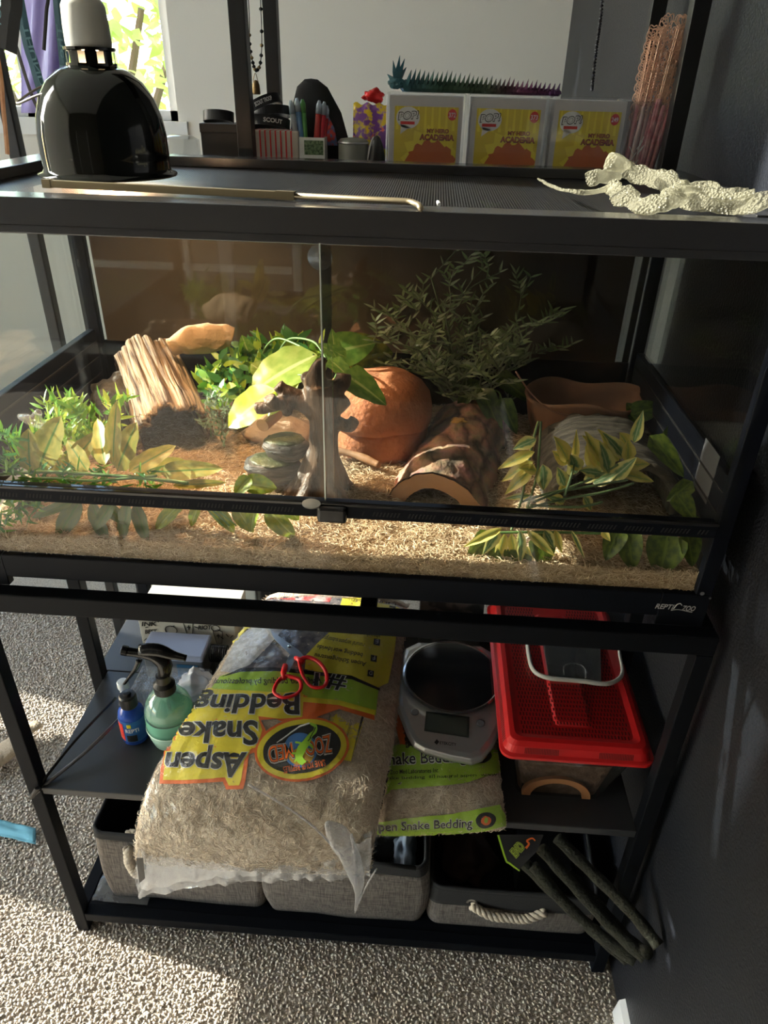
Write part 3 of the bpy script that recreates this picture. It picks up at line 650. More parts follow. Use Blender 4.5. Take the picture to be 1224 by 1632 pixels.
# spiky crystal dragon lying along the tops of the boxes
dr = thing('spiky_dragon', 'spiky articulated toy dragon fading from teal to purple lying on the figure boxes', 'toy dragon', (.63, .59, BT))
def grad_mat():
    m = mat('rainbow_silk_plastic', (.05,.2,.2), .25); nt = m.node_tree; tc = nt.nodes.new('ShaderNodeTexCoord'); sp = nt.nodes.new('ShaderNodeSeparateXYZ'); r = nt.nodes.new('ShaderNodeValToRGB'); mr = nt.nodes.new('ShaderNodeMapRange')
    mr.inputs[1].default_value = -.13; mr.inputs[2].default_value = .14
    nt.links.new(tc.outputs['Object'], sp.inputs[0]); nt.links.new(sp.outputs[0], mr.inputs[0]); nt.links.new(mr.outputs[0], r.inputs[0]); nt.links.new(r.outputs[0], nt.nodes['Principled BSDF'].inputs['Base Color'])
    e = r.color_ramp.elements; e[0].color = (.03,.11,.14,1); e[1].color = (.03,.03,.07,1)
    for p, c in ((.25,(.05,.11,.07,1)), (.5,(.07,.10,.06,1)), (.7,(.16,.04,.10,1)), (.87,(.08,.03,.10,1))): q = e.new(p); q.color = c
    return m
DM = grad_mat(); rr = random.Random(2); nseg = 34
for i in range(nseg):
    t = i/(nseg-1); x = .515 + .225*t; s = .0125*(1-.45*t); g = G(); c = Vector((x, .592+.004*math.sin(i*.9), BT+s*.62))
    g.lathe([(s*.6,-s*.6),(s,-.2*s),(s*.9,s*.3),(s*.3,s*.7)], c, 6)
    for k in (-2.4,-1.6,-.8,0,.8,1.6,2.4):
        a = k*.5; h = s*(1.75-.25*abs(k))*rr.uniform(.85,1.15); d = Vector((.25, math.sin(a)*.8, math.cos(a))).normalized(); bx = Vector((1,0,0)); by = d.cross(bx).normalized(); bx = by.cross(d)
        q = c + Vector((0, math.sin(a)*s*.6, s*.2)); g.add([q+bx*s*.35, q+by*s*.3, q-bx*s*.35, q-by*s*.3, q+d*h], [(0,1,4),(1,2,4),(2,3,4),(3,0,4)])
    g.build('body_segment', DM, dr)
g = G(); hc = Vector((.498, .588, BT+.011)); g.add(blob(hc, (.013,.010,.008), 3, .2).v, blob(hc, (.013,.010,.008), 3, .2).f)
for dx, dz, l in ((-.006,.9,.030),(.004,1,.036),(.010,.8,.034),(-.012,.3,.018),(.016,.7,.026),(0,.6,.022)):
    d = Vector((dx*30, rr.uniform(-.3,.3), dz)).normalized(); g.tube([hc, hc+d*l*.5, hc+d*l], [.005,.0045,.0004], 4)
g.build('head', DM, dr)

# pink and gold bundle in a clear sleeve
PX0, PX1 = .853, .912
bd = thing('pink_gold_bundle', 'bundle of pink sticks with lacy gold tips in a clear sleeve by the right post', 'ornament bundle', (.882, .565, SZ))
PK = mat('pink_satin', (.50,.12,.16), .35, noise_=(90, (.75,.42,.42), .2)); GD = mat('rose_gold_wire', (.80,.52,.38), .3, .35); PW = mat('pale_pink', (.75,.55,.52), .4)
rr = random.Random(11)
for i in range(20):
    u = i/19; x = .849+u*.034 + rr.uniform(-.002,.002); y = .552+rr.uniform(0,.024); xt = .856 + u*.058 + rr.uniform(-.003,.003); zt_ = SZ+.17+.085*rr.uniform(.75,1.0)+(.012 if i > 3 else 0)
    b0 = Vector((x, y, SZ+.002)); top = Vector((xt, y+rr.uniform(0,.01), zt_)); g = G(); g.tube([b0, lerp(b0,top,.45), lerp(b0,top,.66)], [.0040,.0055,.0042], 6, flat=.6); stk = g.build('stick', PK if i % 4 else PW, bd, smooth=True)
    g = G(); d = (top-b0).normalized(); side = d.cross(Vector((0,1,0))).normalized()
    for k in range(9):
        c = lerp(b0, top, .58+.42*k/8); w = .0078*(1-.3*abs(k-4)/4)
        for s in (-1, 1):
            g.tube(smooth_path([c, c+side*w*s+d*.004, c+side*w*.8*s+d*.012, c+d*.010-Vector((0,.002,0))], 3), .00075, 4)
    g.tube([lerp(b0,top,.55), top], .0011, 5); g.build('lacy_tip', GD, bd)
g = G(); rr = random.Random(4)
for k in range(26):
    a = rr.uniform(-.9,.9); c = Vector((.856+rr.uniform(0,.012), .548, SZ+.06+rr.uniform(0,.055))); g.tube([c, c+Vector((math.sin(a)*.010, 0, math.cos(a)*.014))], .0007, 4)
g.build('white_filigree', T_WHITE, bd)
G().box(PX0-.004, .545, SZ+.0005, PX1-.018, .59, SZ+.17).build('clear_sleeve', bpy.data.materials['case_plastic'], bd)

# ------------------------------------------------------------------ left half of the rack shelf
def on(px, py, y=.57): return at(px, py, y=y)
# dark carton at the left with a black watch strap on it (stands on a low stool behind the tank)
sb = thing('side_table', 'small dark side table standing left of the rack behind the terrarium', 'side table', (.13, .62, 0))
G().box(-.04, .53, 1.10, .262, .70, 1.1185).build('table_top', RKM, sb, bevel=.003)
for x in (-.035, .24):
    for y in (.535, .68): G().box(x, y, 0, x+.018, y+.018, 1.10).build('leg', RKM, sb)
CB = mat('dark_brown_card', (.030,.022,.018), .5)
c = thing('brown_box', 'dark brown box on the small table at the left rack post', 'box', (.24, .585, 1.1185))
tl_, tr_ = on(318,197,.56), on(372,197,.56)
G().box(tl_.x, .56, 1.119, .2655, .62, tl_.z).build('box_body', CB, c, bevel=.001)
G().box(tl_.x-.0008, .5592, tl_.z-.012, .266, .6208, tl_.z+.0005).build('box_lid', CB, c, bevel=.0008)
def band(name, lab, c, r, h, tilt, m, txt=None, grp=None):
    t = thing(name, lab, 'wristband', c, grp); q = Matrix.Rotation(tilt, 3, 'Y') @ Matrix.Rotation(-.25, 3, 'X')
    G().lathe([(r,-h/2),(r+.0016,-h/2),(r+.0016,h/2),(r,h/2)], c, 44, sy=.8, mat=q).build('band', m, t, smooth=False)
    if txt: text_fit(txt, lambda a, b_: Vector(c) + q @ Vector(((r+.0022)*math.cos(-PI/2-.1+a*.9), (r+.0022)*.8*math.sin(-PI/2-.1+a*.9), -.003+b_*.006)), .03, sub=.2).build('printed_words', T_WHITE, t)
    return t
RUB = mat('black_rubber', (.012,.012,.014), .4)
band('wristband', 'small black strap loop resting on the dark brown box', (on(348,183,.585).x, .585, tl_.z+.0085), .0225, .014, .0, RUB)
bxz = on(440,208,.56).z
band('wristband', 'black rubber wristband tilted up with white lettering', (on(418,172,.575).x, .575, bxz+.030), .030, .014, -.45, RUB, 'SCOUT TROOP')
band('wristband', 'flat black wristband under the tilted one on the striped box', (on(428,200,.575).x, .58, bxz+.0085), .031, .014, .05, RUB, 'SCOUT')
band('wristband', 'second flat black wristband lowest in the stack on the striped box', (on(428,200,.575).x+.004, .583, bxz+.0225), .029, .012, -.10, RUB)
# red and white striped box
x0, x1 = on(405,230).x, on(478,230).x
sbx = thing('striped_box', 'white box with thin red stripes holding the wristbands', 'box', ((x0+x1)/2, .59, SZ))
G().box(x0, .556, SZ+.0005, x1, .62, bxz).build('carton', mat('ivory_card', (.62,.57,.50), .5), sbx, bevel=.002)
g = G()
for k in range(8): xx = x0+.004+k*(x1-x0-.008)/8; g.box(xx, .5555, SZ+.001, xx+.0022, .6205, bxz+.0002)
g.build('red_stripes', T_RED, sbx)
# pen cup
x0, x1 = on(479,230).x, on(519,230).x; zc = on(500,219,.56).z
pc_ = thing('pen_cup', 'square white cup with a green photo print crammed with pens', 'pen cup', ((x0+x1)/2, .58, SZ))
g = G()
for b_ in ((x0,.557,SZ,x1,.559,zc),(x0,.599,SZ,x1,.601,zc),(x0,.559,SZ,x0+.002,.599,zc),(x1-.002,.559,SZ,x1,.599,zc),(x0,.557,SZ,x1,.601,SZ+.002)): g.box(*b_)
g.build('cup', WHITE, pc_)
g = G(); g.box(x0+.008,.5565,zc-.024,x1-.002,.557,zc-.004); g.build('photo_print', mat('green_print', (.02,.06,.02), .4, noise_=(300,(.25,.35,.2),.15)), pc_)
pens = [((485,219),(463,160),(.35,.36,.38),'silver pen with a clear cap leaning far left in the pen cup'), ((488,219),(473,156),(.10,.22,.42),'blue pen leaning left in the pen cup'), ((490,219),(482,158),(.12,.38,.10),'bright green pen standing in the pen cup'),
        ((494,219),(509,160),(.45,.03,.03),'red pen with a pale blue tip standing in the middle of the pen cup'), ((500,219),(517,162),(.50,.02,.04),'red pen with a pale blue tip second from the right in the pen cup'), ((507,219),(521,168),(.42,.02,.03),'red pen with a white tip, rightmost in the pen cup')]
for i, (a, b_, c_, l) in enumerate(pens):
    p0 = on(*a, .566+.005*i); p1 = on(*b_, .566+.005*i); p0.z = SZ+.01; m = mat('pen_colour', c_, .3); t = thing('pen', l, 'pen', p0, 'pens in the white cup')
    G().tube([p0, lerp(p0,p1,.88)], .0044, 10).build('barrel', m, t, smooth=True); G().tube([lerp(p0,p1,.88), lerp(p0,p1,.96), p1], [.0046,.0042,.0018], 10).build('cap', m if i in (2,) else mat('pen_cap', (.45,.55,.65), .2), t, smooth=True)
# black cap hanging behind, seen as a dark hump
cp = thing('baseball_cap', 'black baseball cap with a red lining propped up behind the pens', 'cap', (.35, .64, SZ))
ctop = on(488,125,.60).z-SZ; cxx = on(512,200,.60).x
G().lathe([(.050,SZ+.0008),(.0515,SZ+ctop*.25),(.049,SZ+ctop*.5),(.040,SZ+ctop*.76),(.024,SZ+ctop*.94),(.010,SZ+ctop*.995),(.0001,SZ+ctop)], (cxx,.61,0), 40, sy=.40, fn=lambda q: Vector((q.x-.020*((q.z-SZ)/ctop)**1.5+.004, q.y, q.z))).build('crown', mat('black_twill', (.008,.008,.010), .85, bump=(900,.4,.0006)), cp, smooth=True)
P_ = [on(524,186,.59), on(533,205,.588), on(538,232,.588), on(520,232,.588), on(514,212,.589)]
G().prism(P_, (0,.002,0)).build('lining', mat('red_lining', (.45,.03,.02), .6, noise_=(160,(.10,.14,.30),.05)), cp)
# balloon-weight bag
bw = thing('party_favour_bag', 'small purple and yellow party bag tied with a red foil bow', 'gift bag', (on(590,220,.60).x, .60, SZ))
zz0, zz1 = SZ+.001, on(590,165,.60).z; xa, xb = on(564,200,.60).x, on(618,200,.60).x
G().grid(lambda u, v: (lerp(xa,xb,u)+(.004*(1-v)*(u-.5)), .595-.012*math.sin(PI*u)*(.4+.6*math.sin(PI*min(1,v+.1))), lerp(zz0,zz1,v)+.002*math.sin(u*19)), 18, 16).build('bag', mat('purple_foil', (.22,.08,.33), .2, noise_=(75,(.70,.50,.03),.04)), bw, smooth=True, solid=.001)
g = G(); rr = random.Random(3)
for k in range(26): u, v = rr.random(), rr.random()*.8; p = Vector((lerp(xa,xb,u), .5815+.008*abs(u-.5), lerp(zz0,zz1,v))); q = Vector((rr.uniform(-1,1),0,rr.uniform(-1,1))).normalized()*.004; g.tube([p-q, p+q], .0011, 4)
g.build('confetti_print', mat('confetti', (.65,.12,.05), .3, noise_=(260,(.05,.30,.55),.02)), bw)
zc2 = on(596,153,.60)
b1 = blob((zc2.x, .596, zc2.z), (.016,.010,.009), 5, .5, 1.6); b1.build('foil_bow', mat('red_foil', (.65,.02,.02), .15, .4), bw, smooth=True)
# grey dome-lidded tin, black and white object, glass bowl
a = on(561,232,.56); t = thing('grey_tin', 'rounded grey-green tin between the pen cup and the party bag', 'tin', (a.x, .575, SZ))
G().lathe([(.022,SZ+.0005),(.0235,SZ+.004),(.0235,on(560,226,.57).z),(.020,on(560,222,.57).z),(.008,on(560,220,.57).z),(1e-4,on(560,220,.57).z)], (a.x,.58,0), 30).build('tin', mat('grey_green', (.20,.20,.17), .4), t, smooth=True)
G().lathe([(.0242,on(560,229,.57).z),(.0246,on(560,228,.57).z),(.0242,on(560,226,.57).z)], (a.x,.58,0), 30).build('rim', STEEL, t)
a = on(601,228,.56); t = thing('striped_ball', 'small black ball with white stripes beside the first figure box', 'ball', (a.x, .58, SZ))
zr = (on(601,216,.57).z-SZ)/2; G().lathe([(.0001,SZ+.001)]+[(.0155*math.sin(PI*k/12), SZ+zr-zr*math.cos(PI*k/12)) for k in range(1,12)]+[(.0001,SZ+2*zr)], (a.x-.002,.575,0), 28).build('ball', BPLA, t, smooth=True)
g = G()
for s in (-.9,-.5,-.1): g.tube([(a.x-.002+.0158*math.sin(th)*math.cos(s+1.2*PI), .575+.0158*math.sin(th)*math.sin(s+1.2*PI), SZ+zr-zr*1.02*math.cos(th)) for th in np.linspace(.3, 2.8, 14)], .0009, 4)
g.build('white_stripes', T_WHITE, t)
a = at(293,232,y=.60); t = tagp(G().lathe([(.020,1.1185),(.026,1.125),(.030,1.15),(.029,at(293,218,y=.6).z-.004),(.018,at(293,216,y=.6).z),(.0001,at(293,216,y=.6).z)], (a.x-.004,.60,0), 36).build('glass_bowl', glassy('bowl_glass', (.93,.95,.95), .12, .02, haze=.12), smooth=True), 'small upturned clear glass bowl behind the lid by the brown box', 'bowl')

# hanging things at the top
def strap(name, pts, w, m, lab, cat, seg=6, parent=None, th=.0012):
    P = smooth_path(pts, seg); g = G(); g.tube(P, w/2, 4, flat=.14, up=(0,-1,.15)); o = g.build(name, m, parent); 
    if lab: tagp(o, lab, cat)
    return o
# necklace with a bell on the rack's left post
nk = thing('bead_necklace', 'dark bead necklace hung with a small brass bell at the left rack post', 'necklace', at(405,140,y=.62))
BR2 = mat('aged_brass', (.25,.17,.08), .35, .8)
g = G(); P = smooth_path([at(392,-60,y=.62), at(397,20,y=.62), at(398,70,y=.62), at(403,100,y=.62), at(408,112,y=.62), at(415,100,y=.62), at(417,50,y=.62), at(412,-60,y=.62)], 6); g.tube(P, .0007, 5); g.build('cord', DARK, nk)
for i, p in enumerate(P[10:-4:2]): G().lathe([(.0003,-.003),(.0028,-.001),(.0028,.001),(.0003,.003)], p, 8).build('bead', DARK if i % 3 else BR2, nk, smooth=True)
a = at(408,140,y=.62); G().lathe([(.0062,-.009),(.0066,-.007),(.0058,.004),(.004,.009),(.001,.0105)], a, 18).build('bell', BR2, nk, smooth=True); G().tube(smooth_path([a+Vector((-.004,0,.008)), a+Vector((0,0,.020)), a+Vector((.004,0,.008))], 4), .0006, 5).build('hanger', BR2, nk)
# steel chain near the wall corner
ch = thing('steel_chain', 'thin dark bead chain hanging in front of the grey wall corner', 'chain', at(955,60,y=1.0)); P = smooth_path([at(963,-60,y=1.0), at(958,20,y=1.0), at(950,80,y=1.0), at(943,143,y=1.0)], 14); G().tube(P, .0009, 5).build('cord', DARK, ch)
CHM = mat('chain_metal', (.10,.10,.11), .3, .8); g0 = None
for i in range(60):
    p = P[min(len(P)-1, int(i*len(P)/60))]
    if g0 is None: g0 = G().lathe([(.0003,-.003),(.0034,-.001),(.0034,.001),(.0003,.003)], p, 8).build('chain_bead', CHM, ch, smooth=True); p0 = p.copy()
    else: o = g0.copy(); COL.objects.link(o); o.location = g0.location + (p-p0)
# left-hand coat stand with lanyards, straps and a purple bag
cs = thing('coat_stand', 'slim black coat stand rising behind the left end of the terrarium', 'coat stand', (at(30,240,y=.72).x, .72, 0))
a = at(27,240,y=.72); tz = 1.95; G().box(a.x-.011, .709, .02, a.x+.011, .731, tz).build('post', RKM, cs, bevel=.002); G().box(a.x-.022, .698, 0, a.x+.022, .742, .02).build('base', RKM, cs, bevel=.004)
G().tube([(a.x-.15,.72,1.60),(a.x+.28,.72,1.60)], .007, 10).build('arm', RKM, cs); 
TEAL = mat('teal_ribbon', (.025,.085,.11), .6); 
def hang(px, y): return [at(u, v, y=y) for u, v in px]
ly = strap('lanyard', [Vector((at(35,0,y=.68).x,.68,1.60))]+hang([(38,40),(55,105),(75,175),(95,235)], .68), .017, TEAL, None, None); 
tagp(ly, 'teal lanyard slanting down to the right with raised pale letters', 'lanyard', 'teal lanyards')
ly2 = strap('lanyard', [Vector((at(88,-120,y=.70).x,.70,1.60))]+hang([(90,-20),(98,60),(103,110),(108,175),(112,225)], .70), .0165, TEAL, None, None); tagp(ly2, 'teal lanyard hanging straight down just left of the lamp', 'lanyard', 'teal lanyards')
PALE = mat('pale_teal_print', (.10,.22,.25), .5)
def label_on(o, txt, a0, a1, hgt, y):
    p0, p1 = at(*a0, y=y), at(*a1, y=y); d = (p1-p0); n = Vector((d.z,0,-d.x)).normalized()
    text_fit(txt, lambda a, b_: p0 + d*a + n*(-hgt*b_) + Vector((0,-.0022,0)), .01).build('raised_letters', PALE, o)
label_on(ly, 'THUNDER', (44,40), (82,168), -.009, .68); label_on(ly2, 'The Best', (99,40), (108,160), -.009, .70)
strap('strap', [Vector((at(78,-140,y=.66).x,.66,1.60))]+hang([(76,-30),(74,20),(70,80)], .66), .006, DARK, 'narrow black strap hanging between the two teal lanyards', 'strap')
strap('strap', [Vector((at(10,-160,y=.71).x,.70,1.60))]+hang([(12,20),(28,80),(50,150),(68,190),(80,236)], .715), .006, mat('grey_strap', (.06,.055,.05), .6), 'thin grey strap slanting behind the wire hanger', 'strap')
bs = strap('belt', [Vector((at(14,-200,y=.62).x,.62,1.60))]+hang([(18,-20),(15,30),(10,80)], .62), .034, DARK, 'broad black webbing strap with pale letters at the upper left edge', 'strap'); label_on(bs, 'YOU', (3,45), (3,0), .008, .617)
strap('leather_strap', hang([(-4,90),(2,130),(5,170),(9,210),(12,246)], .66), .008, mat('tan_leather', (.30,.12,.04), .5, noise_=(80,(.42,.20,.08),.2)), 'tan leather strap hanging at the left edge', 'strap')
PUR = mat('purple_translucent_bag', (.20,.15,.42), .3); gb = thing('purple_bag', 'translucent purple bag hanging in front of the window', 'bag', at(60,170,y=1.1))
G().grid(lambda u, v: tuple(at(34+76*u, -90+270*v, y=1.10-.02*math.sin(u*PI)+.006*math.sin(u*14+v*3))), 18, 16).build('bag_front', leafmat('purple_film', (.42,.36,.72), (.50,.45,.78), rough=.25), gb, smooth=True, solid=.001)
G().tube([at(38,-90,y=1.10), at(72,-230,y=1.1), at(106,-90,y=1.10)], .003, 6).build('handle', PUR, gb)
# ================================================================== inside the terrarium
IX0, IX1, IY0, IY1 = TX0+.0125, TX1-.0125, TY0+.009, TY1-.013
def sandz(x, y):
    z = .828 + .010*noise.noise(Vector((x*6, y*6, 2))) + .004*noise.noise(Vector((x*22, y*22, 5))) + .014*min(1, max(0, (y-.05)/.3))
    return z
SANDM = mat('aspen_shavings_bed', (.30,.19,.10), .9, noise_=(160, (.52,.37,.21), .2), bump=(300, 1, .004))
bed = thing('aspen_bedding', 'layer of pale shredded aspen bedding covering the terrarium floor', 'bedding', ((IX0+IX1)/2, (IY0+IY1)/2, .7905), kind='stuff')
g = G(); nx, ny = 90, 44
g.grid(lambda u, v: (lerp(IX0,IX1,u), lerp(IY0,IY1,v), sandz(lerp(IX0,IX1,u), lerp(IY0,IY1,v))-.002), nx, ny)
W_ = nx+1; nv0 = len(g.v)
ring = [i for i in range(W_)] + [j*W_+nx for j in range(1, ny+1)] + [ny*W_+i for i in range(nx-1, -1, -1)] + [j*W_ for j in range(ny-1, 0, -1)]
low = [(g.v[i][0], g.v[i][1], .7905) for i in ring]; g.v += low; n = len(ring)
g.f += [(ring[k], ring[(k+1)%n], nv0+(k+1)%n, nv0+k) for k in range(n)] + [tuple(nv0+k for k in range(n))]
o = g.build('bedding_bed', SANDM, bed, smooth=True); o['kind'] = 'stuff'
def strandmat(name, c1, c2, c3):
    m = mat(name, c1, .75); nt = m.node_tree; N = nt.nodes.new; L = nt.links.new; gi = N('ShaderNodeNewGeometry'); r = N('ShaderNodeValToRGB')
    L(gi.outputs['Random Per Island'], r.inputs[0]); e = r.color_ramp.elements; e[0].color = (*c1,1); e[1].color = (*c2,1); q = e.new(.5); q.color = (*c3,1); L(r.outputs[0], nt.nodes['Principled BSDF'].inputs['Base Color']); return m
ASP = strandmat('aspen_strand', (.42,.29,.17), (.80,.65,.44), (.64,.48,.30))
n = 26000; xs = nrs.uniform(IX0+.006, IX1-.006, n); ys = IY0+.004+(IY1-IY0-.01)*nrs.rand(n)**1.25
zs = np.array([sandz(a, b_) for a, b_ in zip(xs, ys)]) + nrs.uniform(-.002, .003, n)
a = nrs.uniform(0, 2*PI, n); D = np.stack([np.cos(a), np.sin(a), nrs.normal(0,.22,n)], 1)
D[:, 1] *= np.clip((ys-IY0)/.012, .05, 1)
strands('loose_shavings', ASP, np.stack([xs, ys, zs], 1), D, .011, .00045, bed)
n = 9000; xs = nrs.uniform(IX0+.006, IX1-.006, n); zs = .8085 + nrs.rand(n)*.024; a = nrs.uniform(0, 2*PI, n)
strands('loose_shavings', ASP, np.stack([xs, np.full(n, IY0+.0002), zs], 1), np.stack([np.cos(a), a*0, np.sin(a)*.7], 1), .010, .0004, bed)

# hollow log with sawn front
def barkmat(name, c1, c2, sc):
    m = mat(name, c1, .9); nt = m.node_tree; N = nt.nodes.new; L = nt.links.new; b = nt.nodes['Principled BSDF']
    tc = N('ShaderNodeTexCoord'); mp = N('ShaderNodeMapping'); mp.inputs['Scale'].default_value = sc; L(tc.outputs['Object'], mp.inputs[0])
    v = N('ShaderNodeTexVoronoi'); v.feature = 'DISTANCE_TO_EDGE'; v.inputs['Scale'].default_value = 1; n = N('ShaderNodeTexNoise'); n.inputs['Scale'].default_value = 2.2; n.inputs['Detail'].default_value = 6
    L(mp.outputs[0], n.inputs['Vector']); mm = N('ShaderNodeMix'); mm.data_type = 'RGBA'; mm.inputs[0].default_value = .35; L(mp.outputs[0], mm.inputs[6]); L(n.outputs['Color'], mm.inputs[7]); L(mm.outputs[2], v.inputs['Vector'])
    r = N('ShaderNodeValToRGB'); r.color_ramp.elements[0].position = .0; r.color_ramp.elements[0].color = (*[c*.25 for c in c1],1); r.color_ramp.elements[1].position = .16; r.color_ramp.elements[1].color = (*c1,1); q = r.color_ramp.elements.new(.5); q.color = (*c2,1)
    L(v.outputs['Distance'], r.inputs[0]); n2 = N('ShaderNodeTexNoise'); n2.inputs['Scale'].default_value = 45; n2.inputs['Detail'].default_value = 5; L(tc.outputs['Object'], n2.inputs['Vector'])
    m3 = N('ShaderNodeMix'); m3.data_type = 'RGBA'; m3.blend_type = 'OVERLAY'; m3.inputs[0].default_value = .8; L(r.outputs[0], m3.inputs[6]); L(n2.outputs['Color'], m3.inputs[7]); hs = N('ShaderNodeHueSaturation'); hs.inputs['Saturation'].default_value = .85; L(m3.outputs[2], hs.inputs['Color']); L(hs.outputs[0], b.inputs['Base Color'])
    ad = N('ShaderNodeMath'); ad.operation = 'ADD'; L(v.outputs['Distance'], ad.inputs[0]); L(n2.outputs[0], ad.inputs[1]); bp = N('ShaderNodeBump'); bp.inputs['Strength'].default_value = 1; bp.inputs['Distance'].default_value = .006; L(ad.outputs[0], bp.inputs['Height']); L(bp.outputs[0], b.inputs['Normal']); return m
BARK = barkmat('pine_bark', (.30,.135,.065), (.48,.27,.15), (38,16,38))
SAWN = mat('sawn_wood', (.42,.22,.10), .7, noise_=((30,30,30), (.34,.16,.07), .3), bump=(90,.3,.001))
lg0, lg1 = Vector((.588,.158,.810)), Vector((.648,.405,.815)); LR = .069
lg = thing('hollow_log', 'hollow bark-covered log with a sawn round front lying in the middle of the terrarium', 'log', (lg0.x, .28, .83))
ax = (lg1-lg0).normalized(); ls = ax.cross(Vector((0,0,1))).normalized(); lu = ls.cross(ax)
def ring_(c, r, k, n, t=0, amp=0):
    w = 2*PI*k/n; d = ls*math.cos(w)+lu*math.sin(w); rr_ = r*(1+amp*noise.noise(Vector((math.cos(w)*2.2, math.sin(w)*2.2, t*7)))+amp*.6*noise.noise(Vector((math.cos(w)*8, math.sin(w)*8, t*22)))); return c + d*rr_
g = G(); g.grid(lambda u, v: ring_(lerp(lg0, lg1, v), LR, u*72, 72, v, .07), 72, 46, closeu=True); g.build('bark', BARK, lg, smooth=True)
g = G(); g.grid(lambda u, v: ring_(lg0-ax*.0005+ax*(.004*noise.noise(Vector((u*8,v,0)))), lerp(LR*.975, LR*.66, v), u*72, 72, 0, .05), 72, 4, closeu=True); g.build('sawn_face', SAWN, lg)
g = G(); g.grid(lambda u, v: ring_(lerp(lg0, lg1, v), LR*.66, u*48, 48, v, .03), 48, 10, closeu=True); g.build('bore', mat('bore_wood', (.14,.07,.035), .85, bump=(60,.6,.003)), lg, smooth=True)
g = G(); g.grid(lambda u, v: ring_(lg1, lerp(LR*.97, LR*.66, v), u*72, 72, 1, .07), 72, 2, closeu=True); g.build('sawn_face', SAWN, lg)
pz = lerp(lg0, lg1, .66)+lu*LR*1.0-ls*.008
nb = 9; blob(pz, (.011,.010,.003), 3, .5, 2).build('resin_patch', mat('resin_ochre', (.42,.24,.05), .6, bump=(200,.6,.002)), lg, smooth=True)

# terracotta cave
CLAY = mat('terracotta_clay', (.40,.13,.045), .85, noise_=(30,(.52,.20,.08),.3), bump=(140,.9,.003))
hd = thing('terracotta_cave', 'rounded lumpy terracotta reptile cave with a lid seam behind the resin tree', 'reptile cave', (.50,.335,.838))
def lump(s, k): 
    def f(q): a = 1+s*noise.noise(Vector((q.x*14+k, q.y*14, q.z*14)))+s*.4*noise.noise(Vector((q.x*45, q.y*45+k, q.z*45))); return Vector((q.x*a, q.y*a, q.z+ .006*noise.noise(Vector((q.x*22, q.y*22+k, 0)))))
    return f
HC = (.497,.33,0)
G().lathe([(.001,.830),(.070,.830),(.0735,.845),(.0755,.862),(.0765,.875),(.074,.879),(.001,.879)], HC, 48, sx=1.02, sy=.92, fn=lump(.06,1)).build('base', CLAY, hd, smooth=True)
G().lathe([(.001,.876),(.076,.8765),(.083,.880),(.0845,.889),(.083,.902),(.077,.918),(.066,.932),(.052,.941),(.034,.9455),(.016,.946),(.001,.944)], HC, 56, sx=1.02, sy=.92, fn=lump(.10,4)).build('lid', CLAY, hd, smooth=True)

# resin tree sculpture with rock ledges
RES = mat('resin_wood', (.028,.014,.007), .5, noise_=((70,70,14),(.125,.072,.038),.12), bump=((140,140,26),.9,.004))
tr = thing('resin_tree', 'brown resin tree stump ornament with blunt twisted branches', 'tree ornament', (.437,.17,.832))
TY = .17
def tpx(px, py, dy=0): return at(px, py, y=TY+dy)
g = G()
def limb(pts, rs, n=14): g.tube(smooth_path(pts, 5), [float(np.interp(i/((len(pts)-1)*5), np.linspace(0,1,len(rs)), rs)) for i in range((len(pts)-1)*5+1)], n)
limb([tpx(512,800), tpx(514,760), tpx(516,715), tpx(516,670), tpx(512,635), tpx(508,612)], [.030,.024,.0195,.0185,.021,.020])
for a, b_, dy in ((455,805,-.01),(480,815,-.03),(545,812,-.02),(565,800,.02),(500,815,.03)): limb([tpx(a,b_,dy*1.4), tpx(lerp(a,512,.45),b_-38,dy*.7), tpx(lerp(a,514,.85),b_-90,dy*.1), tpx(515,680)], [.016,.012,.011,.012])
limb([tpx(508,640), tpx(504,610), tpx(508,585), tpx(516,568)], [.020,.015,.009,.003])
limb([tpx(500,650), tpx(478,640), tpx(452,640), tpx(430,648), tpx(408,652)], [.016,.012,.0095,.0085,.0085])
limb([tpx(490,640), tpx(470,632), tpx(452,622), tpx(443,612)], [.014,.0105,.0085,.008])
limb([tpx(452,640,-.012), tpx(438,644,-.02), tpx(428,634,-.025)], [.009,.0085,.009])
limb([tpx(460,645,-.01), tpx(458,655,-.02), tpx(460,662,-.024)], [.008,.007,.006])
limb([tpx(520,665), tpx(534,650), tpx(548,640), tpx(552,636)], [.014,.0115,.0095,.0085])
limb([tpx(524,672), tpx(540,675), tpx(556,680), tpx(566,668)], [.012,.0095,.0085,.007])
limb([tpx(512,630), tpx(528,625), tpx(545,612,.01), tpx(548,596,.015)], [.013,.011,.010,.009])
limb([tpx(505,620,.01), tpx(492,605,.015), tpx(486,596,.02)], [.012,.009,.008])
g.v = [tuple(Vector(p) + noise.noise_vector(Vector(p)*60)*.0022) for p in g.v]
g.build('trunk', RES, tr, remesh=.0024)
RK = mat('resin_rock', (.022,.020,.015), .55, noise_=((25,25,160),(.12,.10,.08),.12), bump=((60,60,260),1,.004)); MOS = mat('mossy_top', (.030,.040,.012), .5, noise_=(60,(.09,.09,.03),.2), bump=(150,.8,.003))
def ledge(c, r, seed):
    b_ = blob(c, r, seed, .22, 1.6, 30, 14); zt_ = c[2]+r[2]*.55; b_.v = [(p[0], p[1], min(p[2], zt_+.0015*noise.noise(Vector(p)*80))) for p in b_.v]; o = b_.build('rock_ledge', RK, tr, smooth=True)
    m_ = blob((c[0], c[1], zt_), (r[0]*.80, r[1]*.80, .0030), seed+1, .18, 1.6, 26, 8); m_.build('moss_cap', MOS, tr, smooth=True)
c = tpx(437,757); ledge((c.x-.003, TY+.012, .862), (.040,.030,.022), 3)
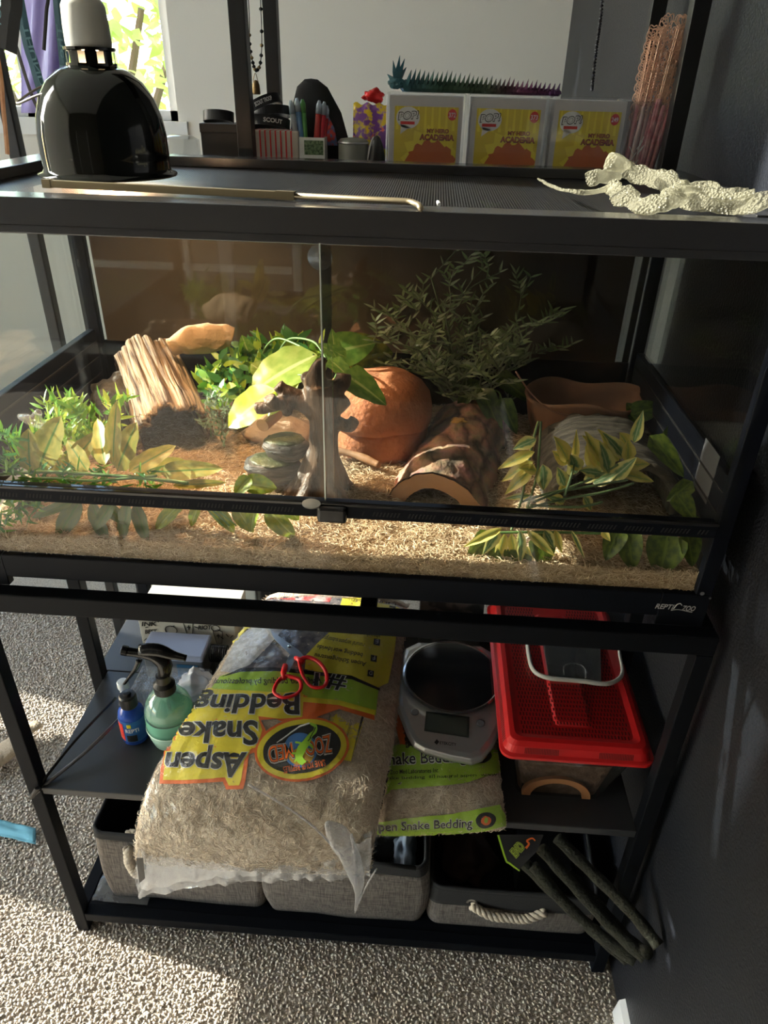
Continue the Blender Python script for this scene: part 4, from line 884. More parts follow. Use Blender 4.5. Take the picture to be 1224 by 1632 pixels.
c = tpx(452,708); ledge((c.x-.001, TY+.016, .893), (.033,.027,.018), 9)

# cork bark half tube with a flat sandstone on top, dark stone behind
CORK = mat('weathered_bark', (.20,.13,.085), .9, noise_=((140,12,140),(.44,.34,.24),.16), bump=((220,18,220),1,.006))
CORK = mat('weathered_bark', (.07,.038,.020), .9, noise_=((9,150,150),(.46,.33,.21),.14), bump=((14,240,240),1,.006))
q0, q1 = Vector((.108,.435,.915)), Vector((.204,.268,.868)); ca = (q1-q0); cL = ca.length; ca.normalize(); cs_ = Vector((0,0,1)).cross(ca).normalized(); cu_ = ca.cross(cs_)
ck = thing('cork_bark_arch', 'weathered ridged bark arch leaning down towards the front left of the terrarium', 'bark arch', (.16,.35,.84))
def corkf(u, v):   # local frame: x runs along the arch, y across, z up
    w = PI*min(1, max(0, (u-.16)/.68)); x = cL*(v + (.10*noise.noise(Vector((u*8, 1, 4 if v > .5 else 9))) + .05*noise.noise(Vector((u*30, 2, 4))))*(1 if v > .5 else -1)*abs(2*v-1))
    rg = .0055*noise.noise(Vector((u*22, v*.9, 1))) + .0035*noise.noise(Vector((u*55, v*1.2, 5))) - .004*max(0, noise.noise(Vector((u*34, v*1.0, 7)))-.15)*4
    r_ = .046*(1+.10*v)+rg+.004*noise.noise(Vector((u*3, v*4, 8))); 
    if u < .16: return (x - .010*(.16-u)/.16, -r_*1.0 - .004*(.16-u)/.16, -.040*(.16-u)/.16)
    if u > .84: return (x - .010*(u-.84)/.16, r_*1.0 + .004*(u-.84)/.16, -.040*(u-.84)/.16)
    return (x, -math.cos(w)*r_, math.sin(w)*r_*.88)
o = G().grid(corkf, 150, 26).build('bark', CORK, ck, smooth=True, solid=.007, root=(0,0,0))
for vv in o.data.vertices: vv.co += BASE[ck.name]
hw = G().prism([(cL*.30, -math.cos(PI*k/10)*.040, math.sin(PI*k/10)*.035) for k in range(11)]+[(cL*.30,.041,-.034),(cL*.30,-.041,-.034)], (.01,0,0)).build('inner_shade_plug', DARK, ck)  # dark plug painting in the shade of the hollow under the arch
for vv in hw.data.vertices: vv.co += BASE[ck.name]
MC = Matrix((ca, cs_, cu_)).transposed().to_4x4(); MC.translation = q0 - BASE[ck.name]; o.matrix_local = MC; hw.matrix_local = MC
# texture runs along the arch: build in a frame turned with it
FS = mat('sandstone_tan', (.40,.25,.13), .8, noise_=(18,(.60,.43,.26),.25), bump=(70,.8,.004))
a0 = at(270,552,y=.37); a1 = at(368,540,y=.40)
fsg = G(); P_ = smooth_path([a0, lerp(a0,a1,.3)+Vector((0,0,.004)), lerp(a0,a1,.7)+Vector((0,0,.008)), a1], 8)
fsg.tube(P_, [.010+.014*math.sin(PI*min(.93,max(.07,i/24)))**.7+.004*(i/24) for i in range(len(P_))], 22, flat=.55, up=(0,1,.4)); fsg.v = [tuple(Vector(p)+noise.noise_vector(Vector(p)*40)*.006+noise.noise_vector(Vector(p)*110)*.0015) for p in fsg.v]
tagp(fsg.build('flat_stone', FS, smooth=True), 'flat tan sandstone piece resting on top of the weathered bark arch', 'stone')
DKS = mat('dark_resin_stone', (.035,.032,.028), .6, noise_=(40,(.11,.10,.085),.2), bump=(90,1,.005))
tagp(blob((.088,.352,.868), (.050,.050,.045), 4, .3, 1.8, 34, 20, flatb=.035).build('dark_stone', DKS, smooth=True), 'dark craggy stone half hidden behind the bark arch at the left', 'stone')
tagp(blob((.345,.315,.852), (.050,.035,.024), 12, .3, 1.8, 30, 16, flatb=.02).build('tan_stone', mat('tan_stone', (.30,.21,.14), .8, noise_=(25,(.45,.33,.24),.25), bump=(90,.8,.004)), smooth=True), 'low tan stone left of the resin tree behind the rock ledges', 'stone')
a0, a1 = at(533,730,y=.27), at(605,745,y=.235); a0.z = .843+.006; a1.z = .846
tagp(G().tube(smooth_path([a0, lerp(a0,a1,.5)+Vector((0,.003,.002)), a1], 6), [.0055+.0008*math.sin(i) for i in range(13)], 10).build('wooden_stick', mat('stick_brown', (.28,.14,.06), .7, bump=(90,.5,.002)), smooth=True), 'short brown wooden stick on the bedding in front of the terracotta cave', 'stick')
tagp(G().tube([at(283,672,y=.24)+Vector((.09,0,0)), at(310,668,y=.27)+Vector((.09,0,0))], .011, 16).build('cut_twig', SAWN, smooth=True), 'short sawn twig with a pale end left of the rock ledges', 'twig') if False else None
a0 = at(418,678,y=.215); tagp(G().tube([a0, a0+Vector((.012,.035,.004))], [.0095,.0105], 18).build('sawn_branch_end', SAWN), 'short sawn branch with a round orange end left of the resin tree', 'branch')

# grey wood-grained arch hide and terracotta water dish at the right
SLW = mat('grey_resin_wood', (.045,.04,.03), .75, noise_=((22,150,60),(.13,.115,.085),.14), bump=((40,260,100),1,.004))
sl_ = thing('wood_grain_hide', 'grey wood-grained resin arch hide in front of the terracotta dish', 'hide', (.825,.235,.84))
def slf(u, v):
    x = lerp(.738,.902,u); y = lerp(.158,.308,v); e = (2*u-1); z = .862 + .042*(1-abs(e)**3.2) + .004*noise.noise(Vector((x*20,y*60,0))) + .002*noise.noise(Vector((x*90,y*160,0)))
    x += .006*noise.noise(Vector((u*3, v*8, 3))); y += .010*noise.noise(Vector((u*9, v*2, 5)))
    if u < .001 or u > .999: z = .836
    return (x, y, z)
G().grid(slf, 40, 26).build('arch', SLW, sl_, smooth=True, solid=.012)
G().box(.748,.292,.834,.892,.302,.890).build('back_wall', SLW, sl_)
BWL = mat('clay_dish', (.20,.10,.055), .7, noise_=(14,(.30,.16,.09),.3), bump=(80,.5,.002))
wd = thing('terracotta_dish', 'large deep terracotta water dish at the back right of the terrarium', 'dish', (.815,.385,.835))
def dishfn(q): return Vector((q.x, q.y, q.z + (.006*math.sin(math.atan2(q.y,q.x)*3+.6) if q.z > .88 else 0)))
G().lathe([(.001,.832),(.074,.832),(.084,.86),(.092,.902),(.095,.908),(.090,.9085),(.085,.900),(.077,.868),(.070,.850),(.001,.848)], (.817,.392,0), 56, sx=1, sy=.66, fn=dishfn).build('dish', BWL, wd, smooth=True)
tg = tagp(G().tube(smooth_path([at(822,592,y=.36), at(845,625,y=.335), at(875,652,y=.32), at(905,662,y=.315), at(950,665,y=.315), at(1000,668,y=.315)], 6), .0014, 6).build('curved_twig', mat('thin_twig', (.16,.08,.05), .6), smooth=True), 'long thin curved reddish twig lying across the terracotta dish rim', 'twig')

# ------------------------------------------------------------------ plants
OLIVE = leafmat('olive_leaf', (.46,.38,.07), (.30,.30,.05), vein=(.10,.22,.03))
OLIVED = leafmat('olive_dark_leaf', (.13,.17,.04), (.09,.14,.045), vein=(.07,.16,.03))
bl = thing('broad_leaf_plant', 'artificial plant with broad olive-yellow leaves pressed against the front glass at the left', 'plant', (.12,.06,.835))
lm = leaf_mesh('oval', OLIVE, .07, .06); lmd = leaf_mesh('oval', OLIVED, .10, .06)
UP = [((48,752),(43,683),27),((60,750),(94,663),38),((108,745),(155,688),22),((168,742),(152,664),20),((180,738),(183,640),19),((186,750),(215,674),29),((205,752),(280,708),22),((212,756),(297,732),21),((255,752),(353,746),21),((275,774),(362,768),10),((140,752),(105,700),20),((100,752),(72,700),22)]
for i, (b_, t_, w) in enumerate(UP):
    B = at(*b_, y=.060+.012*(i % 3)); T = at(*t_, y=.075+.012*(i % 4)); place_leaf(bl, lm, B, T, 1.5*w*pxm(B), (rnd.uniform(-.15,.15), -.8, .6))
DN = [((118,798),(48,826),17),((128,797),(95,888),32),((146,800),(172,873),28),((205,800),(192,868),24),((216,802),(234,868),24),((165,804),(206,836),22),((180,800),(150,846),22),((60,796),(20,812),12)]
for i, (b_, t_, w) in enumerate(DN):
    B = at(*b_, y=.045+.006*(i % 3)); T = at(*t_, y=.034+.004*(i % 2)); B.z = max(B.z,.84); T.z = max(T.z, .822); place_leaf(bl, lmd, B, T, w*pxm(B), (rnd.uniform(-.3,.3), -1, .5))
GST = mat('green_stem', (.10,.20,.05), .5)
g = G(); g.tube(smooth_path([at(0,756,y=.06), at(80,752,y=.062), at(160,757,y=.06), at(230,762,y=.06), at(300,770,y=.058)], 6), .0022, 7); st1 = g.build('stem', GST, bl, smooth=True)
g = G(); g.tube(smooth_path([at(0,770,y=.055), at(70,762,y=.058), at(150,766,y=.055), at(250,758,y=.062)], 6), .0018, 7); g.build('stem', GST, bl, smooth=True)
# yellow-green pothos-like leaves low at the centre left
YG = leafmat('yellow_green_leaf', (.28,.33,.03), (.16,.25,.03), vein=(.35,.42,.10)); lmy = leaf_mesh('oval', YG, .25, .2)
yp = thing('low_leafy_vine', 'artificial vine of rounded yellow-green leaves trailing low behind the lower front glass', 'plant', (.34,.06,.84))
for i, (b_, t_, w) in enumerate([((290,800),(243,846),24),((300,800),(262,826),20),((330,800),(378,850),24),((350,800),(362,846),16),((375,805),(402,852),26),((425,808),(470,862),34),((410,800),(395,850),22),((445,800),(478,828),26),((388,770),(440,776),34),((400,760),(372,788),26),((320,798),(300,842),18)]):
    B = at(*b_, y=.055); T = at(*t_, y=.042+.006*(i % 3)); B.z = max(B.z,.845); T.z = max(T.z,.828); place_leaf(yp, lmy, B, T, w*pxm(B), (rnd.uniform(-.4,.4), -.8, .8))
g = G(); g.tube(smooth_path([at(290,800,y=.06), at(340,796,y=.06), at(400,796,y=.065), at(450,800,y=.065)], 5), .0018, 6); g.build('stem', GST, yp, smooth=True)
for i, x in enumerate((318,324,331)): G().tube([at(x,800,y=.05), at(x+38+i*4,838,y=.040)], .0011, 5).build('stem', GST, yp)

def tuft(name, lab, cat, base, spots, m, nl, Lr, wr, up=.8, mats=None, fac=(0,-.6,1), stems=None, group=None):
    """fine foliage: bunches of narrow leaves on short stems, too small to tell apart"""
    t = thing(name, lab, cat, base, group); r_ = random.Random(len(lab)); ms = mats or [m]; gs = [G() for _ in ms]; gst = G()
    for (c, rad) in spots:
        root = Vector((c.x + r_.uniform(-.2,.2)*rad, c.y + .01, max(.838, c.z-rad*1.6)))
        gst.tube([root, lerp(root, c, .6)+Vector((r_.uniform(-1,1)*.004, 0, 0)), c], .0009, 5)
        for k in range(nl):
            d = Vector((r_.gauss(0,1), r_.gauss(0,.8), r_.gauss(up,.8))).normalized(); p = c + Vector((r_.uniform(-1,1), r_.uniform(-1,1)*.7, r_.uniform(-1,1)))*rad*.55; L_ = r_.uniform(*Lr)
            tip = p + d*L_
            if tip.z < .83: tip.z = .832
            tip.y = max(tip.y, .030)
            if p.y < .032: p.y = .032
            leaf_into(gs[k % len(gs)], .8, p, tip, r_.uniform(*wr), (r_.uniform(-1,1), -1, r_.uniform(0,1)), n=3)
    for gg, mm in zip(gs, ms):
        o = gg.build('foliage', mm, t, smooth=True); o['kind'] = 'stuff'
    gst.build('stem', GST, t); return t
GR1 = leafmat('grass_green', (.10,.30,.03), (.20,.42,.04)); GR2 = leafmat('lime_green', (.38,.52,.05), (.28,.45,.05)); GR3 = leafmat('mid_green', (.05,.20,.05), (.08,.26,.06)); GYG = leafmat('grey_green', (.20,.28,.17), (.12,.20,.11))
pts = [(at(a, b_, y=y), .024) for a, b_, y in [(85,655,.17),(110,650,.18),(128,665,.17),(95,680,.15),(120,700,.14),(75,690,.13),(140,690,.16),(60,705,.12),(105,725,.11),(150,705,.15),(40,720,.10)]]
tuft('bamboo_grass_plant', 'bushy bright green artificial plant with fine pointed leaves behind the olive-yellow leaves', 'plant', (.08,.15,.835), pts, GR1, 34, (.012,.030), (.003,.006), 1.0, [GR1, GR2])
pts = [(at(a, b_, y=y), .022) for a, b_, y in [(10,700,.07),(5,735,.06),(30,745,.06),(60,762,.06),(15,800,.045),(35,812,.04),(5,830,.04),(50,795,.045),(160,762,.07),(230,764,.07),(110,765,.06)]]
tuft('dark_grass_plant', 'tangled deep green fine-leaved artificial plant at the far left of the front glass', 'plant', (.03,.06,.835), pts, GR3, 26, (.010,.026), (.002,.005), .2, [GR3, GR1])
pts = [(at(a, b_, y=y), .020) for a, b_, y in [(175,650,.23),(188,668,.23),(165,672,.22),(196,640,.25)]]
tuft('small_lime_plant', 'small lime-tipped artificial sprig at the left foot of the bark arch', 'plant', (.12,.24,.84), pts, GR2, 10, (.015,.03), (.004,.008), 1.0, [GR2, GR1])
pts = [(at(a, b_, y=y), .026) for a, b_, y in [(345,600,.36),(360,580,.38),(385,575,.40),(400,600,.36),(370,620,.34),(350,640,.32),(330,620,.34),(395,560,.42),(430,560,.42),(455,550,.42),(420,590,.38),(480,555,.42),(500,570,.38)]]
tuft('green_leafy_plant', 'dense mid-green leafy artificial plant between the bark arch and the resin tree', 'plant', (.26,.38,.84), pts, GR1, 20, (.016,.034), (.008,.014), .6, [GR1, GR3, GR2])
pts = [(at(a, b_, y=y), .016) for a, b_, y in [(335,650,.28),(345,670,.27),(352,690,.26),(330,675,.27),(360,655,.28),(345,630,.29)]]
tuft('grey_green_sprig', 'grey-green artificial sprig with tiny leaves right of the bark arch opening', 'plant', (.235,.28,.84), pts, GYG, 26, (.006,.014), (.002,.004), .5)

# large philodendron-like leaves around the tree
BIGP = leafmat('pale_green_big', (.32,.42,.10), (.22,.34,.06), vein=(.50,.58,.25), rough=.25); BIGY = leafmat('yellow_big', (.42,.50,.03), (.28,.42,.03), vein=(.55,.60,.15), rough=.3); BIGD = leafmat('dark_variegated', (.07,.11,.015), (.22,.24,.03), vein=(.20,.26,.05), rough=.35); BIGG = leafmat('green_big', (.10,.24,.04), (.18,.34,.06), vein=(.35,.48,.15), rough=.3)
ph = thing('large_leaf_plant', 'artificial plant with large glossy pale and yellow-green leaves around the resin tree', 'plant', (.40,.26,.84))
for b_, t_, w, y0, y1, m, f in [((505,566),(398,612),62,.28,.23,BIGP,(-.2,-.6,1)),((470,598),(420,655),46,.25,.21,BIGY,(-.5,-.6,1)),((440,622),(358,672),50,.22,.19,BIGY,(-.4,-.7,1)),((535,575),(530,524),20,.30,.31,BIGG,(.3,-1,.2)),((548,568),(505,548),18,.30,.30,BIGG,(0,-1,.4)),
                                ((545,585),(530,560),14,.28,.28,BIGG,(0,-1,.3)),((560,575),(628,560),62,.38,.40,BIGD,(.2,-1,.5)),((535,560),(600,545),42,.36,.38,BIGG,(.1,-1,.5)),((552,598),(618,640),38,.20,.18,BIGG,(.5,-.8,.8)),((528,575),(565,605),22,.22,.19,BIGG,(.5,-.8,.6)),((430,600),(400,580),22,.30,.3,BIGP,(0,-1,.5)),((360,560),(350,530),16,.40,.41,BIGG,(0,-1,.3)),((395,560),(385,535),18,.40,.4,BIGG,(0,-1,.3))]:
    B = at(*b_, y=y0); T = at(*t_, y=y1); place_leaf(ph, leaf_mesh('round' if m in (BIGP, BIGY) else 'heart', m, .10, .16), B, T, 1.35*w*pxm(B), f)
g = G()
for P_ in ([(500,566,.28),(470,548,.33),(440,540,.36),(420,560,.38),(415,590,.37)], [(520,572,.28),(500,545,.33),(462,540,.38),(445,560,.39)], [(548,590,.24),(540,575,.28),(530,570,.29),(510,600,.26),(470,640,.22)], [(470,598,.25),(490,600,.24),(505,620,.24)], [(440,622,.22),(470,630,.22)], [(560,575,.38),(540,590,.34),(520,640,.28)]): g = G(); g.tube(smooth_path([at(a, b_, y=c_) for a, b_, c_ in P_], 6), .0017, 6); g.build('stem', GST, ph, smooth=True)

# dark branching plant at the centre back
DG = leafmat('sage_leaf', (.15,.22,.09), (.22,.29,.14), rough=.45); DG2 = leafmat('pale_sage_leaf', (.28,.33,.20), (.20,.26,.14))
bp_ = thing('branching_sage_plant', 'sprawling artificial plant with thin twigs and small sage leaves behind the hollow log', 'plant', (.62,.40,.84))
rr = random.Random(21); g = G(); gl = [G(), G()]
def twig(p, d, L_, dep):
    n = 5; pts = [p]; 
    for i in range(n): d = (d + Vector((rr.gauss(0,.16), rr.gauss(0,.12), rr.gauss(.02,.14)))).normalized(); pts.append(pts[-1]+d*L_/n)
    for q in pts:
        if q.y > .465: q.y = .463
        q.z = min(q.z, 1.165)
    g.tube(pts, .0009 if dep else .0014, 5)
    for i, q in enumerate(pts[1:]):
        for s in (-1, 1):
            if rr.random() < .9:
                ld = (d*.6 + Vector((s*rr.uniform(.4,1.1), rr.uniform(-.6,.2), rr.uniform(-.2,.8)))).normalized(); tip = q+ld*rr.uniform(.012,.021)
                if tip.y > .464: tip.y = .462
                tip.z = min(tip.z, 1.18)
                leaf_into(gl[0 if rr.random() < .6 else 1], .7, q, tip, rr.uniform(.0028,.0045), (rr.uniform(-.5,.5),-1,.6), n=3)
        if dep < 2 and rr.random() < (.95 if dep == 0 else .45): twig(q, (d+Vector((rr.choice((-1,1))*rr.uniform(.5,1.2), rr.uniform(-.5,.3), rr.uniform(-.3,.4)))).normalized(), L_*rr.uniform(.40,.6), dep+1)
root = at(745,640,y=.43); root.z = .85
for t_, y in (((665,445),.42),((735,500),.40),((790,520),.40),((650,560),.38),((690,540),.38),((770,560),.38),((800,600),.38),((700,600),.37),((640,520),.42),((745,560),.36)):
    e = at(*t_, y=y); twig(root, (e-root).normalized(), (e-root).length*.95, 0)
g.build('twigs', mat('sage_stem', (.10,.13,.07), .6), bp_)
for k in (0, 1):
    o = gl[k].build('foliage', (DG, DG2)[k], bp_, smooth=True); o['kind'] = 'stuff'
vl = leaf_mesh('heart', leafmat('variegated_leaf', (.10,.15,.05), (.30,.34,.18), vein=(.35,.38,.2)), .2, .12)
B, T = at(780,575,y=.40), at(805,532,y=.42); place_leaf(bp_, vl, B, T, 30*pxm(B), (-.3,-1,.3))
DKL = leaf_mesh('heart', leafmat('deep_green_leaf', (.03,.07,.015), (.07,.13,.02), vein=(.10,.16,.03), rough=.35), .2, .15)
dp_ = thing('dark_vine', 'dark green heart-leaved artificial vine trailing behind the log and the grey arch hide', 'plant', (.74,.40,.84))
for b_, t_, w, y0, y1 in (((770,625),(800,690),34,.38,.34),((800,640),(825,690),30,.36,.33),((760,610),(725,655),28,.40,.39),((795,600),(850,640),30,.42,.40),((650,605),(620,590),24,.42,.42),((1010,660),(1060,645),36,.33,.33),((1020,670),(1000,640),30,.34,.36),((1060,690),(1095,700),28,.25,.25)):
    B = at(*b_, y=y0); T = at(*t_, y=y1); T.z = max(T.z,.845); B.z = max(B.z, .85); place_leaf(dp_, DKL, B, T, w*pxm(B), (rnd.uniform(-.3,.3),-.8,.7))
G().tube(smooth_path([at(745,610,y=.42), at(770,620,y=.40), at(795,625,y=.40), at(800,650,y=.38)], 5), .0015, 6).build('stem', GST, dp_, smooth=True)

# yellow and green leaved plant on the grey hide
YV = leafmat('variegated_yellow', (.62,.55,.10), (.40,.46,.10), edge=(.70,.60,.16), vein=(.30,.40,.12)); GV = leafmat('variegated_green', (.12,.24,.10), (.17,.30,.12), edge=(.62,.58,.20), vein=(.35,.45,.25))
vp = thing('yellow_leaf_plant', 'artificial plant with pointed yellow and green variegated leaves on the grey arch hide', 'plant', (.80,.12,.85))
ly_, lgn = leaf_mesh('lance', YV, .18, .12), leaf_mesh('lance', GV, .18, .12)
LS = [((905,735),(888,697),22,0),((915,735),(920,688),10,0),((905,740),(882,718),18,0),((925,742),(900,730),22,0),((918,755),(912,726),28,1),((950,745),(935,712),22,0),((965,735),(935,695),24,0),((955,745),(938,690),24,0),((970,755),(960,705),24,1),((985,735),(960,685),22,0),((995,730),(965,690),20,1),((1000,735),(1003,700),22,0),((1010,705),(1024,658),16,1),((1000,710),(990,690),20,0),
      ((990,742),(1038,738),20,0),((975,765),(1012,730),22,1),((960,755),(925,748),20,1),((930,770),(968,742),14,1),((945,770),(985,752),20,1),((990,755),(1045,766),16,0),((900,775),(890,745),18,1),((893,785),(905,755),14,0),
      ((852,720),(792,746),16,0),((850,735),(797,768),17,0),((850,745),(804,788),18,0),((855,700),(817,715),18,1),((865,740),(868,785),22,1),((855,750),(830,745),16,0),((845,790),(805,794),10,1),((930,790),(945,815),16,1),((900,800),(870,790),14,1)]
for i, (b_, t_, w, k) in enumerate(LS):
    yy = .115+.02*((i*7) % 4)/3 if b_[0] > 880 else .085; B = at(*b_, y=yy); T = at(*t_, y=yy-.012+.008*(i % 3)); place_leaf(vp, lgn if k else ly_, B, T, 1.35*w*pxm(B), (rnd.uniform(-.3,.3),-.8,.8))
DN = [((800,842),(738,872),17,0),((795,842),(770,886),22,1),((805,850),(790,905),22,0),((828,845),(832,902),20,1),((838,870),(848,912),17,0),((815,850),(822,898),18,0),((840,845),(886,888),18,0),((868,845),(884,874),20,1),((885,845),(895,882),16,0),((910,845),(933,892),9,1),((960,845),(972,862),14,0)]
for i, (b_, t_, w, k) in enumerate(DN):
    B = at(*b_, y=.046+.004*(i % 3)); T = at(*t_, y=.033+.003*(i % 3)); B.z = max(B.z,.842); T.z = max(T.z,.822); place_leaf(vp, lgn if k else ly_, B, T, w*pxm(B), (rnd.uniform(-.4,.4),-1,.5))
for P_ in ([(858,672,.12),(850,700,.10),(838,760,.09),(830,800,.07),(815,845,.05)], [(862,672,.12),(860,710,.10),(855,760,.09),(840,810,.07)], [(830,800,.07),(880,785,.09),(940,775,.10),(1000,765,.11)], [(840,810,.06),(900,795,.08),(960,785,.09),(1010,770,.10)], [(850,800,.06),(900,780,.09),(950,760,.11),(985,740,.12)], [(900,790,.08),(910,760,.10),(915,740,.115)], [(845,805,.06),(920,808,.07),(960,800,.08)]):
    g = G(); g.tube(smooth_path([at(a, b_, y=c_) for a, b_, c_ in P_], 6), .0016, 6); g.build('stem', mat('pale_green_stem', (.16,.24,.10), .5) if 'pale_green_stem' not in bpy.data.materials else bpy.data.materials['pale_green_stem'], vp, smooth=True)
# dark pothos leaves low at the right
pr_ = thing('low_dark_vine', 'artificial vine with big dark green leaves low against the glass at the right', 'plant', (.84,.07,.84))
DKY = leaf_mesh('heart', leafmat('dark_yellow_fleck', (.05,.09,.015), (.12,.17,.02), vein=(.13,.19,.03), rough=.35), .2, .12)
for i, (b_, t_, w, y0, y1) in enumerate([((1000,850),(1010,912),42,.05,.035),((1065,855),(1050,925),62,.05,.036),((1095,850),(1110,905),40,.05,.036),((985,845),(965,895),36,.05,.038),((790,885),(755,925),40,.045,.034),((825,890),(815,932),46,.045,.034),((860,855),(870,920),46,.055,.040),((1080,790),(1110,830),34,.09,.07),((1100,770),(1062,800),28,.10,.10),((1040,700),(1100,760),34,.16,.13),((780,850),(745,895),36,.05,.04),((1115,820),(1090,850),30,.08,.07)]):
    B = at(*b_, y=y0); T = at(*t_, y=y1); B.z = max(B.z,.838); T.z = max(T.z,.818); T.x = min(T.x, .893); B.x = min(B.x, .89); place_leaf(pr_, DKY, B, T, w*pxm(B), (rnd.uniform(-.3,.3),-.9,.6))
G().tube(smooth_path([at(760,850,y=.05), at(860,848,y=.055), at(960,850,y=.055), at(1060,850,y=.06)], 5), .0016, 6).build('stem', GST, pr_, smooth=True)
tagp(G().tube([at(770,915,y=.035), at(815,890,y=.04)], .0016, 6).build('plastic_rod', mat('clear_rod', (.5,.48,.4), .3)), 'thin pale twig lying on the bedding under the yellow leaves', 'twig')
# ================================================================== the middle shelf
def soft_bag(rows, up_amt, dn_amt, nu=44, nv=52, wr=.003, seed=0, pw=.62, floor=None):
    """closed pillow: rows = (left point, right point, bulge scale) from back to front; returns G, top surface G"""
    n = len(rows)
    def sample(v):
        t = v*(n-1); i = min(int(t), n-2); f = t-i
        def cr(k):
            a, b_, c, d = rows[max(i-1,0)][k], rows[i][k], rows[i+1][k], rows[min(i+2,n-1)][k]
            a, b_, c, d = [Vector(q) if not isinstance(q, (int,float)) else q for q in (a,b_,c,d)]
            return .5*((2*b_)+(c-a)*f+(2*a-5*b_+4*c-d)*f*f+(3*b_-a-3*c+d)*f**3)
        return cr(0), cr(1), max(0, cr(2))
    def pt(u, v, side):
        L_, R_, s = sample(v); e = .004; L2, R2, _ = sample(min(1, v+e)); L1, R1, _ = sample(max(0, v-e)); tv = ((L2+R2)-(L1+R1)); w = R_-L_; nn = tv.cross(w).normalized()*-1
        if nn.z < 0 and abs(nn.z) > .5: nn = -nn
        if nn.y > .3: nn = -nn
        b_ = math.sin(PI*u)**pw*s; c = L_+w*u; q = Vector((u*7, v*9, seed))
        wv = wr*(noise.noise(q)+.5*noise.noise(q*2.7)+.25*noise.noise(q*6))
        p = c + nn*((up_amt*b_ if side > 0 else -dn_amt*b_)+ (wv*min(1,b_*2) if side > 0 else 0))
        if floor is not None: p = floor(p)
        return p
    top = G().grid(lambda u, v: pt(u, v, 1), nu, nv); g = G(); g.v = list(top.v); g.f = list(top.f); g.grid(lambda u, v: pt(u, v, -1), nu, nv); return g, top
def shelf_floor(p):
    if p.y > 0.0 and p.z < ZS+.0015: p.z = ZS+.0015
    return p
BEDM = mat('bagged_aspen', (.52,.40,.29), .6, noise_=(170,(.74,.62,.47),.15), bump=(230,.9,.003))
def shavings_on(top, n, par, lift=.0012, name='shavings', vr=(0,1), L=.012, r=.0005):
    V = np.array(top.v); F = np.array(top.f); idx = nrs.randint(0, len(F), n); f = F[idx]; w = nrs.rand(n, 2)
    a, b_, c, d = V[f[:,0]], V[f[:,1]], V[f[:,2]], V[f[:,3]]; P = (a*(1-w[:,:1])+b_*w[:,:1])*(1-w[:,1:])+(d*(1-w[:,:1])+c*w[:,:1])*w[:,1:]
    N_ = np.cross(b_-a, d-a); N_ /= np.linalg.norm(N_,axis=1)[:,None]+1e-9
    N_ *= np.sign((N_*(P-np.array(CAM))).sum(1))[:,None]*-1
    t = nrs.normal(size=(n,3)); t -= N_*(t*N_).sum(1)[:,None]; return strands(name, ASPB, P+N_*lift*.35*nrs.rand(n,1), t+N_*nrs.normal(0,.05,(n,1)), L, r, par)
ASPB = strandmat('bagged_strand', (.55,.43,.31), (.90,.80,.66), (.74,.61,.46))
FILM = glassy('bag_film', (.985,.985,.985), .05, .13, haze=.035, hazecol=(.8,.8,.8), bump=(42,.8,.006))
FLAP = glassy('bag_flap', (.93,.94,.96), .12, .12, haze=.30, hazecol=(.80,.81,.84), bump=(38,1,.008))

# ---- big open bag sliding off the shelf
R1 = [((.300,.455,.415),(.555,.455,.415),.15), ((.288,.40,.462),(.556,.40,.462),.55), ((.282,.33,.482),(.556,.33,.482),.8), ((.262,.23,.487),(.553,.23,.485),.95), ((.236,.10,.474),(.550,.08,.472),1.0), ((.212,.00,.464),(.540,-.01,.465),1.0), ((.199,-.052,.428),(.533,-.055,.432),.85), ((.192,-.072,.380),(.527,-.072,.388),.55), ((.190,-.074,.345),(.522,-.072,.358),.12)]
bag1 = thing('open_bedding_bag', 'large clear bag of shredded aspen snake bedding lying upside down over the shelf edge', 'bedding bag', (.40,.15,ZS))
def fl1(p):
    if p.y > -.004 and p.z < ZS+.002: p.z = ZS+.002
    if p.y > -.03 and p.z < .402 and p.y < .0: p.z = max(p.z, .33)
    return p
gb1, top1 = soft_bag(R1, .034, .045, pw=.5, seed=3, floor=fl1)
bed1 = gb1.build('aspen_fill', BEDM, bag1, smooth=True)
o = shavings_on(top1, 17000, bag1)
bv1 = bvh_of(top1); c1 = lambda l: caster(bv1, l+.0012, -.05)
g = G(); g.v = [tuple(Vector(p)) for p in top1.v]; g.f = top1.f
# film lifted off the shavings, kept clear of the prints
film = G(); film.grid(lambda u, v: tuple(Vector(top1.v[int(round(v*52))*45+int(round(u*44))]) + Vector((0,-.0045,.0055))), 44, 52); film.build('clear_film', FILM, bag1, smooth=True)
def dec(name, polys, lift, m, cell=7, cast=None, par=None):
    g = G()
    for p in polys: fill_px(p, (cast or c1)(lift), cell, g)
    return g.build(name, m, par or bag1)
